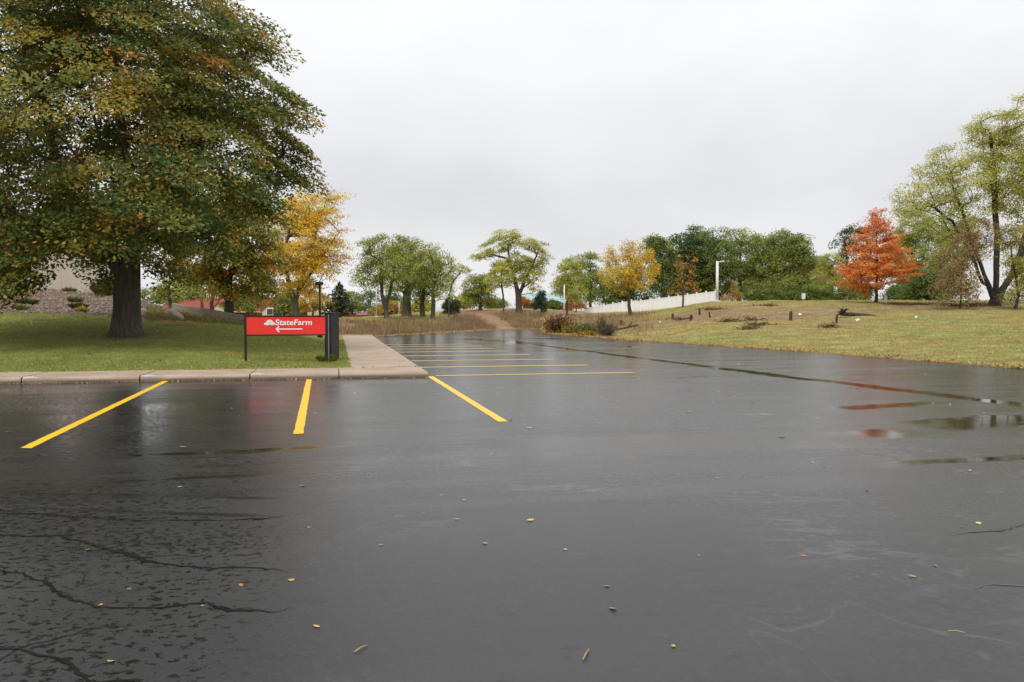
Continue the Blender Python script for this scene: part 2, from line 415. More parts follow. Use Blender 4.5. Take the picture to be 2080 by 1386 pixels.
film = g.ss(g.math('ADD', fl, g.math('MULTIPLY', g.math('SUBTRACT', patch, .5), .5)), .55, .59)
film2 = g.math('MULTIPLY', g.ss(fl2, .58, .70), g.ss(y_, 5.5, 9.0, 0.1, .7))
film = g.math('MULTIPLY', g.math('MAXIMUM', film, film2), g.ss(g.math('ADD', x_, g.math('MULTIPLY', y_, .24)), -.9, .35, 1.0, .16))
pud = None
def gutter(p0, p1, w, thr, seed):
    """long shallow water line between two points; broken by a noise along it"""
    a = np.array(p0[:2]); b = np.array(p1[:2]); L = float(np.linalg.norm(b - a)); ang = math.atan2(b[1] - a[1], b[0] - a[0])
    q = g.n('ShaderNodeVectorMath', operation='SUBTRACT'); g.l(tc, q.inputs[0]); q.inputs[1].default_value = (a[0], a[1], 0)
    q2 = g.map(q.outputs[0], rot=(0, 0, -ang))
    s = g.n('ShaderNodeSeparateXYZ'); g.l(q2, s.inputs[0])
    nz = g.noise(g.map(q2, loc=(seed, 0, 0), sc=(.55, 2.5, 1)), 1.0, 5, .6)
    off = g.math('MULTIPLY', g.math('SUBTRACT', g.noise(g.map(q2, loc=(seed + 3, 0, 0), sc=(.35, .05, 1)), 1, 3), .5), w * 1.6)
    rag = g.math('MULTIPLY', g.math('SUBTRACT', g.noise(g.map(q2, loc=(seed + 7, 2, 0), sc=(2.6, 7, 1)), 1, 6, .75), .5), w * 2.6)
    ay = g.math('ADD', rag, g.math('ABSOLUTE', g.math('ADD', s.outputs[1], off)))
    wd = g.math('MULTIPLY', g.ss(nz, thr - .12, thr + .16), w)
    k = g.ss(g.math('SUBTRACT', ay, wd), -.10, .05, 1, 0)
    k = g.math('MULTIPLY', k, g.ss(s.outputs[0], -.3, .5)); k = g.math('MULTIPLY', k, g.ss(s.outputs[0], L - .5, L + .3, 1, 0))
    k = g.math('MULTIPLY', k, g.ss(wd, 0, .01))
    return k
for p0, p1, wd, thr, seed in ((G(2130, 829), G(1450, 747), .24, .34, 1), (G(1450, 747), G(1085, 700), .20, .36, 5),
                              (G(2200, 843), G(1860, 867), .40, .36, 9), (G(1860, 874), G(1712, 887), .30, .32, 13),
                              (G(1895, 817), G(1690, 833), .22, .38, 17), (G(2200, 925), G(1780, 945), .16, .40, 21),
                              (G(1630, 842), G(1380, 838), .22, .50, 25), (G(1420, 765), G(1360, 770), .25, .45, 29),
                              (G(1090, 699), G(950, 688), .8, .42, 33), (G(1300, 704), G(1270, 706), .4, .4, 37), (G(1180, 690), G(1000, 686), .6, .46, 41),
                              (G(700, 905), G(150, 930), .22, .50, 45), (G(640, 1015), G(0, 1000), .05, .46, 49), (G(590, 1050), G(0, 1030), .04, .46, 53), (G(600, 960), G(120, 985), .06, .5, 57)):
    k = gutter(p0, p1, wd * 1.35, thr, seed)
    pud = k if pud is None else g.math('MAXIMUM', pud, k)
sheen = g.math('MULTIPLY', gutter(G(1060, 908), G(1760, 889), .75, .25, 61), .75)
basec = g.mix(g.ss(fine, .3, .7), (.010, .0105, .0115, 1), (.030, .030, .032, 1))
basec = g.mix(g.math('MULTIPLY', g.ss(st1, .45, .68), .45), basec, (.036, .0355, .036, 1))
basec = g.mix(g.math('MULTIPLY', g.math('MAXIMUM', film, pud), .92), basec, (.010, .012, .0125, 1))
ridge = g.math('ABSOLUTE', g.math('SUBTRACT', g.noise(g.map(tc, loc=(11, 4, 0), rot=(0, 0, R(-8)), sc=(.33, .8, 1)), 1.0, 5, .55, .8), .5))
area = g.ss(g.noise(g.map(tc, loc=(4, 17, 0)), .35, 3), .45, .6)
scuff = g.math('MULTIPLY', g.ss(ridge, .003, .015, 1, 0), area)
ridge2 = g.math('ABSOLUTE', g.math('SUBTRACT', g.noise(g.map(tc, loc=(31, 14, 0), rot=(0, 0, R(35)), sc=(.9, .6, 1)), 1.0, 2, .5, 1.2), .5))
scuff = g.math('MAXIMUM', scuff, g.math('MULTIPLY', g.ss(ridge2, .002, .010, .7, 0), g.ss(patch, .48, .6)))
grain = g.noise(tc, 42, 4, .75); blot = g.noise(g.map(tc, loc=(9, 9, 0), sc=(1.5, 3.2, 1)), 2.2, 5, .7)
basec = g.mix(g.math('MULTIPLY', g.ss(grain, .52, .72), .55), basec, (.075, .074, .075, 1))
basec = g.mix(g.math('MULTIPLY', g.ss(blot, .58, .68), .75), basec, (.006, .006, .006, 1))
sky_flecks_r = g.math('MULTIPLY', g.ss(fl, .58, .63), g.ss(x_, .4, 1.8))  # bright sky mirrored by right-hand water films, put into the colour as pale flecks
basec = g.mix(g.math('MULTIPLY', g.math('MAXIMUM', scuff, g.math('MULTIPLY', sky_flecks_r, area)), g.ss(g.math('ADD', x_, g.math('MULTIPLY', y_, .24)), -.6, 1.2, .06, .52)), basec, (.105, .104, .107, 1))
# leaf tannin and dust at the far left bays
dust = g.math('MULTIPLY', g.ss(g.noise(g.map(tc, sc=(.35, .35, 1)), 1.0, 5, .6), .5, .64), g.ss(y_, 38, 48))
basec = g.mix(g.math('MULTIPLY', dust, .6), basec, (.13, .085, .05, 1))
rgh = g.lerp(g.ss(st1, .35, .65), .20, .33)
rgh = g.math('ADD', rgh, g.math('MULTIPLY', g.math('SUBTRACT', st2, .5), .14))
rgh = g.lerp(g.ss(y_, 4.5, 8.5), .37, rgh); rgh = g.lerp(g.ss(y_, 7, 20), rgh, g.math('MULTIPLY', rgh, .72))
rgh = g.lerp(sheen, rgh, .06); rgh = g.lerp(film, rgh, .07); rgh = g.lerp(pud, rgh, .06); rgh = g.math('ADD', rgh, g.math('MULTIPLY', g.math('SUBTRACT', grain, .5), .22))
bs = g.n('ShaderNodeBsdfPrincipled'); g.l(basec, bs.inputs['Base Color']); g.l(rgh, bs.inputs['Roughness'])
bs.inputs['IOR'].default_value = 1.48
bp = g.n('ShaderNodeBump'); bp.inputs['Distance'].default_value = .005
g.l(g.math('MULTIPLY', g.math('SUBTRACT', 1.0, g.math('MAXIMUM', g.math('MULTIPLY', film, .8), pud)), .28), bp.inputs['Strength'])
g.l(g.math('ADD', fine, g.math('MULTIPLY', g.noise(tc, 55, 3), .6)), bp.inputs['Height']); g.l(bp.outputs[0], bs.inputs['Normal'])
g.l(bs.outputs[0], out.inputs[0]); M_ASPH = m
me = bpy.data.meshes.new('parking_lot')
me.from_pydata([(p[0], p[1], 0.0) for p in lot] + [(p[0], p[1], -.2) for p in lot], [], [tuple(range(len(lot)))] + [(i, len(lot) + i, len(lot) + (i + 1) % len(lot), (i + 1) % len(lot)) for i in range(len(lot))])
lot_o = link('parking_lot', me, M_ASPH); tag(lot_o, 'wet black asphalt parking lot with yellow stall lines', None, None, 'structure')

# painted stall lines (parts of the lot)
def paint_mat(name, c1, c2, wear):
    m, nt, out = newmat(name); g = N(nt)
    tc = g.n('ShaderNodeTexCoord').outputs['Object']
    wn = g.ss(g.math('ADD', g.math('MULTIPLY', g.noise(tc, 40, 4, .7), .6), g.math('MULTIPLY', g.noise(tc, 4, 3), .4)), wear, wear + .12)
    bs = g.n('ShaderNodeBsdfPrincipled'); g.l(g.mix(wn, c4(c1), c4(c2)), bs.inputs['Base Color'])
    bs.inputs['Roughness'].default_value = .45; g.l(bs.outputs[0], out.inputs[0]); return m
M_YEL = paint_mat('yellow_paint', (.84, .50, .012), (.62, .36, .02), .6)
M_YELF = paint_mat('faded_yellow_paint', (.62, .36, .045), (.30, .20, .06), .56)
M_YELV = paint_mat('worn_yellow_paint', (.50, .36, .13), (.17, .14, .09), .52)
def strip(a, b, w, name, mat, label, cut=None):
    a = np.array(a[:2]); b = np.array(b[:2]); d = (b - a) / np.linalg.norm(b - a); n = np.array([-d[1], d[0]])
    k = max(2, int(np.linalg.norm(b - a) / .12)); vs = []; fs = []
    lr = np.random.default_rng(int(abs(a[0] * 1000) + abs(b[1] * 77)))
    for i in range(k + 1):
        c = a + (b - a) * i / k
        e1, e2 = lr.normal(0, .0035, 2)
        sk = 0.0
        if cut is not None: sk = cut * (1 if i == k else 0)
        vs += [(*(c + n * (w / 2 + e1) + d * sk), .004), (*(c - n * (w / 2 + e2) - d * sk), .004)]
    for i in range(k): fs.append((2 * i, 2 * i + 1, 2 * i + 3, 2 * i + 2))
    me = bpy.data.meshes.new(name); me.from_pydata(vs, [], fs); o = link(name, me, mat, lot_o); o['label'] = label
    return o
strip(G(340, 773), G(52, 911), .135, 'painted_line', M_YEL, 'long bright yellow stall line slanting across the left bays', .03)
strip(G(628, 771), G(606, 882), .125, 'painted_line', M_YEL, 'bright yellow stall line in front of the red sign', 0)
strip(G(874, 765), G(1022, 857), .14, 'painted_line', M_YEL, 'bright yellow stall line running from the pavement corner', 0)
for i, (u0, v1, mt) in enumerate(((.32, 5.45, M_YELF), (3.55, 5.2, M_YELF), (6.75, 5.0, M_YELV), (9.9, 4.9, M_YELV), (12.8, 4.65, M_YELV), (15.4, 4.55, M_YELV), (17.9, 4.45, M_YELV), (20.4, 4.35, M_YELV))):
    words = ['nearest', 'second', 'third', 'fourth', 'fifth', 'sixth', 'seventh', 'farthest']
    strip(uv(u0, .22 if i == 0 else .03), uv(u0, v1), [.26, .30, .33, .36, .38, .40, .40, .40][i], 'painted_line', mt, words[i] + ' of the faded cross lines beside the pavement')

# cracks full of water, on the near asphalt
M_CRACK = simple('crack_water', (.012, .012, .012), .16, .5, .2, 8)
def crack(pix, w, label):
    lr = np.random.default_rng(int(pix[0][0] * 7 + pix[0][1]))
    pts = [G(*p)[:2] for p in pix]; mb = MB()
    def ribbon(pts, w, z, depth):
        fine = [np.array(pts[0])]
        for a, b in zip(pts[:-1], pts[1:]):
            k = max(2, int(np.linalg.norm(b - a) / .035))
            for i in range(1, k + 1): fine.append(a + (b - a) * i / k)
        fine = np.array(fine); n = len(fine)
        j = np.cumsum(lr.normal(0, .011, (n, 2)), 0); j -= np.linspace(0, 1, n)[:, None] * j[-1]
        fine = fine + j + lr.normal(0, .005, (n, 2))
        t = np.gradient(fine, axis=0); t /= np.linalg.norm(t, axis=1)[:, None] + 1e-9; nn = np.stack([-t[:, 1], t[:, 0]], 1)
        ww = w * .95 * (.28 + np.abs(np.convolve(lr.normal(0, 1.5, n + 8), np.ones(9) / 9, 'valid')) + .25 * lr.random(n)) * np.minimum(1, np.minimum(np.arange(n), np.arange(n)[::-1]) / 6 + .15)
        a = fine + nn * ww[:, None] * .5; b = fine - nn * ww[:, None] * .5
        vs = np.empty((2 * n, 3)); vs[0::2, :2] = a; vs[1::2, :2] = b; vs[:, 2] = z
        mb.add(vs, [(2 * i, 2 * i + 1, 2 * i + 3, 2 * i + 2) for i in range(n - 1)])
        if depth > 0:
            for i in range(8, n - 8, 9):
                if lr.random() < .33:
                    d = t[i] * lr.choice([-1, 1]) * .6 + nn[i] * lr.choice([-1, 1]) * lr.uniform(.4, 1); d /= np.linalg.norm(d)
                    L = lr.uniform(.08, .3)
                    ribbon([fine[i], fine[i] + d * L * .5 + lr.normal(0, .03, 2), fine[i] + d * L + lr.normal(0, .06, 2)], w * .45, z + .0006, depth - 1)
    ribbon(pts, w, .0035, 1)
    o = mb.build('asphalt_crack', M_CRACK, lot_o); o['label'] = label
    return o
crack([(-60, 1082), (60, 1092), (120, 1090), (200, 1112), (300, 1137), (420, 1152), (500, 1152), (586, 1161)], .030, 'dark wet crack crossing the left foreground')
crack([(-40, 1160), (40, 1168), (130, 1195), (150, 1212), (195, 1236), (300, 1232), (400, 1231), (455, 1246), (540, 1244), (600, 1237)], .026, 'jagged wet crack with a branching bend at left')
crack([(-60, 1312), (30, 1324), (90, 1338), (150, 1364), (190, 1382), (260, 1378), (300, 1386), (340, 1400)], .034, 'wide wet crack in the bottom left corner')
crack([(-20, 1350), (60, 1310), (150, 1283), (195, 1270), (250, 1272)], .014, 'thin crack rising from the bottom left edge')
crack([(150, 1165), (178, 1165), (183, 1180), (150, 1190)], .014, 'short curved crack loop at left')
crack([(-30, 1030), (120, 1050), (260, 1058), (420, 1058), (582, 1051)], .022, 'long straight wet crack below the left stall lines')
crack([(-30, 1040), (100, 1052), (200, 1057), (300, 1060)], .014, 'thin crack alongside the long straight one')
crack([(1912, 1088), (1960, 1084), (2010, 1080), (2050, 1070), (2110, 1058)], .020, 'short dark crack at the right edge')
crack([(1985, 1198), (2030, 1193), (2100, 1190)], .018, 'short dark crack lower at the right edge')

# ---------------------------------------------------------------- pavement with kerb
m, nt, out = newmat('concrete'); g = N(nt)
tc = g.n('ShaderNodeTexCoord').outputs['Object']
n1 = g.noise(tc, 1.1, 6, .6, .3); n2 = g.noise(tc, 30, 5, .7)
f = g.ss(g.math('ADD', g.math('MULTIPLY', n1, .6), g.math('MULTIPLY', n2, .4)), .32, .68)
cc = g.mix(f, (.31, .235, .165, 1), (.46, .36, .268, 1))
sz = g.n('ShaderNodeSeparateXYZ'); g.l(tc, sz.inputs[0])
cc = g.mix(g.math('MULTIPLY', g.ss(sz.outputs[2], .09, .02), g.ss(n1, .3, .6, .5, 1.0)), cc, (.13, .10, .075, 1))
bs = g.n('ShaderNodeBsdfPrincipled'); g.l(cc, bs.inputs['Base Color']); bs.inputs['Roughness'].default_value = .7; bs.inputs['Specular IOR Level'].default_value = .35
bp = g.n('ShaderNodeBump'); bp.inputs['Strength'].default_value = .35; bp.inputs['Distance'].default_value = .01
g.l(n2, bp.inputs['Height']); g.l(bp.outputs[0], bs.inputs['Normal']); g.l(bs.outputs[0], out.inputs[0]); M_CONC = m
mb = MB(); HK = .14
def slab(u0, u1, v0, v1, kerb_u=False, kerb_v=False, z=HK):
    """one slab with a rounded nose on its kerb sides"""
    lv = [(0.0, -.12), (.0, .075), (.012, .108), (.04, z - .006), (.075, z)]
    rings = []
    for off, zz in lv:
        a0 = u0 + (off if kerb_u else 0); b1 = v1 - (off if kerb_v else 0)
        rings.append([uv(a0, v0, zz), uv(a0, b1, zz), uv(u1, b1, zz), uv(u1, v0, zz)])
    vs = [p for r in rings for p in r]; fs = []
    for k in range(len(lv) - 1):
        for j in range(4): fs.append((k * 4 + j, k * 4 + (j + 1) % 4, k * 4 + 4 + (j + 1) % 4, k * 4 + 4 + j))
    k = (len(lv) - 1) * 4; fs.append((k, k + 1, k + 2, k + 3)); mb.add(vs, fs)
kp = [0.0, -2.15]                                   # kerb joints, v along the front (from the photograph)
for px, py in ((510, 770), (291, 773), (50, 778)):
    p = G(px, py); kp.append(float((p[:2] - C0) @ V))
while kp[-1] > -44: kp.append(kp[-1] - 2.6)
lr = np.random.default_rng(5)
for a, b in zip(kp[1:], kp[2:]):
    slab(0, SWF, b + .016, a - .016, True, False, HK + lr.normal(0, .006))
slab(0, SWF, kp[1] + .006, 0, True, True)
us = SWF
while us < UE - .3:
    ue = min(us + 3.1, UE); slab(us + .006, ue - .006, -SWW, 0, False, True, HK + lr.normal(0, .003)); us = ue
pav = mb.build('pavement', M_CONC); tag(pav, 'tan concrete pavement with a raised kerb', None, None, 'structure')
# broken pale kerb noses at the joints
mb2 = MB()
for v in kp[2:5]:
    c = uv(.055, v + .24, .1); pts = [uv(.05, v + .03, .098), uv(.045, v + .2, .108), uv(.06, v + .45, .104)]
    mb2.tube(pts, [.052, .05, .012], 8)
M_CONCP = simple('pale_mortar', (.52, .46, .40), .8, .2, .15, 9, bump=.4, bscale=30)
ko = mb2.build('kerb_repair', M_CONCP, pav, True); ko['label'] = 'pale mortar repairs on the kerb joints'

# ---------------------------------------------------------------- foliage
def pick(pal, n, r):
    cs = np.array([c for c, w in pal]); ws = np.array([w for c, w in pal], float); ws /= ws.sum()
    return cs[r.choice(len(cs), n, p=ws)]

def leaf_arrays(cen, nrm, size, col, r, lobed=False):
    n = len(cen)
    nrm = nrm / (np.linalg.norm(nrm, axis=1)[:, None] + 1e-9)
    q = r.normal(size=(n, 3)); t = q - (q * nrm).sum(1)[:, None] * nrm; t /= np.linalg.norm(t, axis=1)[:, None] + 1e-9
    b = np.cross(nrm, t); s = size[:, None]
    if lobed:      # five-lobed blade
        ang = np.array([0, .42, .85, 1.35, 1.95, 2.6, 3.68, 4.33, 4.93, 5.43, 5.86]); rad = np.array([.62, .30, .56, .27, .46, .22, .22, .46, .27, .56, .30])
        v = cen[:, None] + s[:, None] * (np.cos(ang) * rad)[None, :, None] * t[:, None] + s[:, None] * (np.sin(ang) * rad)[None, :, None] * b[:, None] - (s * .22)[:, None] * (np.abs(np.sin(ang)) * rad)[None, :, None] * nrm[:, None]
        k = len(ang)
    else:
        v = np.stack([cen + t * s * .55, cen + b * s * .30 - nrm * s * .14, cen - t * s * .5, cen - b * s * .30 - nrm * s * .14], 1); k = 4
    f = np.arange(n * k).reshape(n, k)
    return v.reshape(-1, 3), f, k, np.repeat(col, k, 0)

def skeleton(stems, tips, r, seg=.9, clear=0.0, up=.35, jit=.12):
    """stems: polylines that share the base; tips: clump centres. returns nodes and parents"""
    nodes = [np.array(stems[0][0], float)]; par = [-1]
    for si, st in enumerate(stems):
        p = 0 if si == 0 else int(np.argmin(np.linalg.norm(np.array(nodes) - np.array(st[0]), axis=1)))
        for q in st[1:]:
            a = nodes[p]; k = max(1, int(np.linalg.norm(np.array(q) - a) / (seg * .8)))
            for i in range(1, k + 1):
                nodes.append(a + (np.array(q) - a) * i / k + (r.normal(0, jit * .25, 3) if i < k else 0)); par.append(p); p = len(nodes) - 1
    ns = len(nodes); z0 = nodes[0][2]
    d0 = np.min(np.linalg.norm(tips[:, None] - np.array(nodes)[None], axis=2), 1)
    for i in np.argsort(d0):
        tip = tips[i]; arr = np.array(nodes)
        d = np.linalg.norm(arr - tip, axis=1); hz = np.linalg.norm(arr[:, :2] - tip[:2], axis=1)
        cost = d + 1.3 * np.maximum(0, arr[:, 2] - tip[2] + up * hz) + 50 * (arr[:, 2] < z0 + clear)
        p = int(np.argmin(cost)); a = arr[p]; L = d[p]; k = max(1, int(L / seg))
        for j in range(1, k + 1):
            t = j / k; q = a + (tip - a) * t; q = q + np.array([0, 0, 1]) * (math.sin(t * math.pi) * L * .10)
            if j < k: q = q + r.normal(0, jit, 3) * min(1, L)
            nodes.append(q); par.append(p); p = len(nodes) - 1
    return np.array(nodes), np.array(par), ns

def branch_mesh(nodes, par, ns, r_base, r_tip, flare=1.3, expo=1.75, sides=9, rmin=0.0):
    n = len(nodes); kids = [[] for _ in range(n)]
    for i in range(1, n): kids[par[i]].append(i)
    acc = np.zeros(n)
    for i in range(n - 1, -1, -1):
        acc[i] = 1.0 if not kids[i] else sum(acc[k] for k in kids[i])
    rad = acc ** (1 / expo); rad = r_tip + (r_base - r_tip) * (rad - 1) / max(rad[0] - 1, 1e-6)
    V_, F_ = [], []; off = 0
    starts = [(0, None)]
    while starts:
        s, pa = starts.pop()
        ch = [] if pa is None else [pa]; i = s
        while True:
            ch.append(i)
            if not kids[i]: break
            main = max(kids[i], key=lambda k: rad[k])
            for k in kids[i]:
                if k != main: starts.append((k, i))
            i = main
        if len(ch) < 2: continue
        rr = rad[ch].copy()
        if pa is not None: rr[0] = min(rr[0], rr[1] * 1.25)
        pts = nodes[ch].copy(); sd = sides if rr.max() > r_base * .45 else (6 if rr.max() > .05 else 4)
        if pa is None:
            zz = pts[:, 2] - pts[0, 2]; rr = rr * (1 + (flare - 1) * np.exp(-zz / (r_base * .8)))
            pts = np.vstack([pts[0] - [0, 0, .25], pts]); rr = np.concatenate([[rr[0] * 1.08], rr])
        if rr.max() < rmin: continue
        v, f = tube_arrays(pts, rr, sd); V_.append(v); F_.append(f + off); off += len(v)
    return np.vstack(V_), np.vstack(F_)

def make_tree(name, label, cat, base, stems, clumps, csize, nl, lsize, pal, r_base, r, group=None, flat=.5, bark=None, r_tip=.012,
              axis=None, seg=.9, clear=0.0, up=.35, upn=.7, tint=.18, lobed=False, flare=1.3, limb_frac=1.0, dropn=0.0, droop=.35, stretch=1.0, out=.6, bright=1.0):
    base = np.array(base, float); axis = base if axis is None else axis
    root = empty(name, base); tag(root, label, cat, group)
    sel = clumps if limb_frac >= 1 else clumps[r.random(len(clumps)) < limb_frac]
    nodes, par, ns = skeleton(stems, sel, r, seg, clear, up)
    bv, bf = branch_mesh(nodes, par, ns, r_base, r_tip, flare)
    me = npmesh('trunk', bv - base, bf, 4, None, True); link('trunk', me, bark or M_BARK, root)
    n = len(clumps); cnt = r.poisson(nl * r.uniform(.6, 1.4, n)); idx = np.repeat(np.arange(n), cnt); m = len(idx)
    if m:
        cs = np.broadcast_to(np.asarray(csize, float), (n,)) * r.uniform(.7, 1.25, n)
        outw = clumps - axis; outw[:, 2] *= .3; outw /= np.linalg.norm(outw, axis=1)[:, None] + 1e-9
        d = r.normal(size=(m, 3)); d /= np.linalg.norm(d, axis=1)[:, None]; d *= (r.random(m) ** .45)[:, None]
        d[:, 2] *= flat; o = outw[idx]
        along = (d * o).sum(1); d += o * (along * (stretch - 1))[:, None]
        d[:, 2] -= droop * along                                   # sprays hang outwards
        cen = clumps[idx] + d * cs[idx][:, None]
        nrm = np.array([0, 0, 1.0]) * upn + o * out + r.normal(0, .55, (m, 3))
        cc = pick(pal, n, r); cl = cc[idx]; alt = pick(pal, m, r)
        mixf = (r.random(m) < .3)[:, None]; cl = np.where(mixf, alt, cl) * (1 + r.normal(0, tint, (m, 1))).clip(.4, 1.7)
        cl = cl * (1 + r.normal(0, .10, (n, 1)))[idx].clip(.6, 1.5)
        cl = cl * (2.3 - 1.0 * np.clip((cl[:, :1] - .15) / .3, 0, 1)) * bright
        v, f, k, c = leaf_arrays(cen, nrm, lsize * r.uniform(.65, 1.3, m), cl, r, lobed)
        link('crown', npmesh('crown', v - base, f, k, c.clip(0.005, .85)), M_LEAF, root)
    return root

# palettes (leaf colours)
DKG = (.040, .062, .018); OLV = (.108, .118, .027); LIM = (.18, .20, .045); YG = (.255, .25, .055); YEL = (.47, .36, .06); GLD = (.50, .315, .035); ORG = (.46, .17, .022); RDO = (.42, .088, .020); BRN = (.15, .085, .04); RST = (.24, .10, .035); EVG = (.018, .032, .016); GRN = (.085, .108, .026)

def lobe_points(lobes, D, n, r, shell=.55, dscale=1.0, minr=0.0):
    """points inside ellipsoids given by their outline in the photograph, at distance D"""
    k = D / F; area = np.array([l[2] * l[3] for l in lobes], float); who = r.choice(len(lobes), n, p=area / area.sum())
    q = r.normal(size=(n, 3)); q /= np.linalg.norm(q, axis=1)[:, None]; q *= (shell + (1 - shell) * r.random(n) ** .6)[:, None]
    res = np.empty((n, 3))
    offs = [r.uniform(-.35, .35) for _ in lobes]
    for i, l in enumerate(lobes):
        s = who == i; rx, rz = l[2] * k, l[3] * k; ry = min(rx, 1.25 * max(rx, rz)) * dscale
        dy = (l[4] * k if len(l) > 4 else offs[i] * rx)
        c = P(l[0], l[1], D) + np.array([0, dy, 0])
        res[s] = c + q[s] * np.array([rx, ry, rz])
    return res

def px_tree(name, label, cat, D, bx, lobes, pal, n=90, nl=70, csize=.75, lsize=.2, r_base=.2, stems=None, seed=1, group=None, shell=.5, dscale=.9, clear=None, lower=None, **kw):
    r = np.random.default_rng(seed); base = on(bx, D)
    if stems is None:
        top = lobes[0]; st = [[base, base + np.array([r.normal(0, .15), r.normal(0, .15), 1.0]), P(top[0], top[1], D)]]
    else:
        st = [([base, base + [0, 0, .3]] if i == 0 else []) + [P(a, b, D) for a, b in pts] for i, pts in enumerate(stems)]
    nl = int(nl * 1.5); lsize *= .86; kw.setdefault('bright', 1.14)
    cl = lobe_points(lobes, D, n, r, shell, dscale)
    cl[:, 2] = np.maximum(cl[:, 2], base[2] + .25)
    ax = np.array([np.mean([c[0] for c in cl]), D, np.mean(cl[:, 2])])
    return make_tree(name, label, cat, base, st, cl, csize, nl, lsize, pal, r_base, r, group, axis=ax, clear=(clear or 0), **kw)

# ---- the big maple on the lawn
r = np.random.default_rng(42)
B = on(258, 30.0); B = np.array([P(258, 683, 30)[0], 30.0, gz1(P(258, 683, 30)[0], 30)])
zz = np.array([2.0, 3.0, 4.0, 5.2, 7.0, 9.0, 11.0, 13.0, 15.0, 16.6, 17.4]); rr = np.array([5.2, 5.8, 6.3, 6.7, 7.1, 6.9, 6.0, 5.1, 3.6, 1.8, .4])
N0 = 1250; cl = []
axx = B[0] - .25
while len(cl) < N0:
    z = r.uniform(2.0, 17.3); R0 = np.interp(z, zz, rr)
    if r.random() > R0 / 7.1: continue
    a = r.uniform(0, 2 * math.pi)
    bulge = 1 + .09 * math.sin(3 * a + z * .8) + .07 * math.sin(5 * a - z * 1.3) + .05 * math.sin(9 * a + z * 2.1)
    k = (r.uniform(.82, 1.0) if r.random() < .62 else r.uniform(.25, .85))
    x = axx + math.cos(a) * R0 * bulge * k; y = B[1] + math.sin(a) * R0 * bulge * k * .95
    px = CX + x / y * F; dxs = px - 258
    lo_px = np.interp(px, [-400, 25, 45, 62, 95, 150, 165, 200, 215, 300, 320, 360, 390, 470, 520, 580, 640], [612, 608, 562, 556, 530, 526, 538, 556, 548, 545, 535, 540, 510, 480, 470, 440, 400])
    if px > np.interp(HY - (z - CAMH) / y * F, [-200, 0, 50, 100, 150, 200, 250, 300, 340, 370, 400, 440, 480], [318, 458, 500, 526, 536, 570, 568, 588, 598, 588, 555, 525, 485]): continue
    lo = P(px, lo_px, y)[2] + np.interp(px, [20, 60, 200, 300], [.35, .38, .38, .35])
    if z < lo: continue
    cl.append((x, y, z))
cl = np.array(cl)
# end sprays that break the outline
ex = []
for (px, py) in ((640, 330), (645, 352), (628, 372), (622, 205), (600, 190), (575, 105), (560, 90), (540, 45), (605, 300), (630, 245), (615, 268), (20, 590), (8, 560), (28, 560), (70, 545), (200, 568), (320, 545), (340, 552), (560, 430), (585, 410), (420, 490), (330, 480)):
    y = 30 + r.uniform(-1.5, 1.5); p = P(px - (24 if px > 500 else 0), py, y)
    for _ in range(3): ex.append(p + r.normal(0, .22, 3))
cl = np.vstack([cl, np.array(ex)])
# the maple's colouring: green inside, turning orange and bronze on many outer sprays
palM = [(DKG, 3), ((.055, .075, .020), 3.4), ((.092, .096, .022), 3.6), ((.15, .13, .028), 3.0), ((.22, .155, .035), 1.3), ((.34, .16, .03), .3), ((.34, .22, .03), .35)]
st = [[B, B + [0, 0, .2], B + [0, 0, .45], B + [.02, 0, .9], B + [.05, 0, 2.0], B + [.12, .1, 3.4], B + [.1, .1, 6.0], B + [-.2, 0, 9], B + [-.3, 0, 12.5], B + [-.2, 0, 15.2]],
      [B + [.05, 0, 2.0], B + [-.32, -.05, 2.6], B + [-.8, -.1, 3.3], B + [-1.5, -.3, 4.5], B + [-2.3, -.6, 7], B + [-2.7, -.5, 10]],
      [B + [.10, .1, 3.0], B + [.55, .2, 3.9], B + [1.5, .3, 5.0], B + [2.5, .3, 6.6], B + [3.0, .2, 8.5]],
      [B + [.1, .1, 3.6], B + [.15, -.7, 4.6], B + [.3, -1.9, 6.0], B + [.2, -2.9, 8.0]]]
maple = make_tree('maple_tree', 'largest tree, broad green maple turning orange on the lawn at left', 'tree', B, st, cl, .80, 165, .145, palM, .46, r, None, flat=.36, axis=B + np.array([0, 0, 6.0]), clear=3.3, up=.15, upn=1.1, lobed=False, flare=1.5, droop=.7, stretch=1.2, seg=.8, out=.65, bright=1.08)

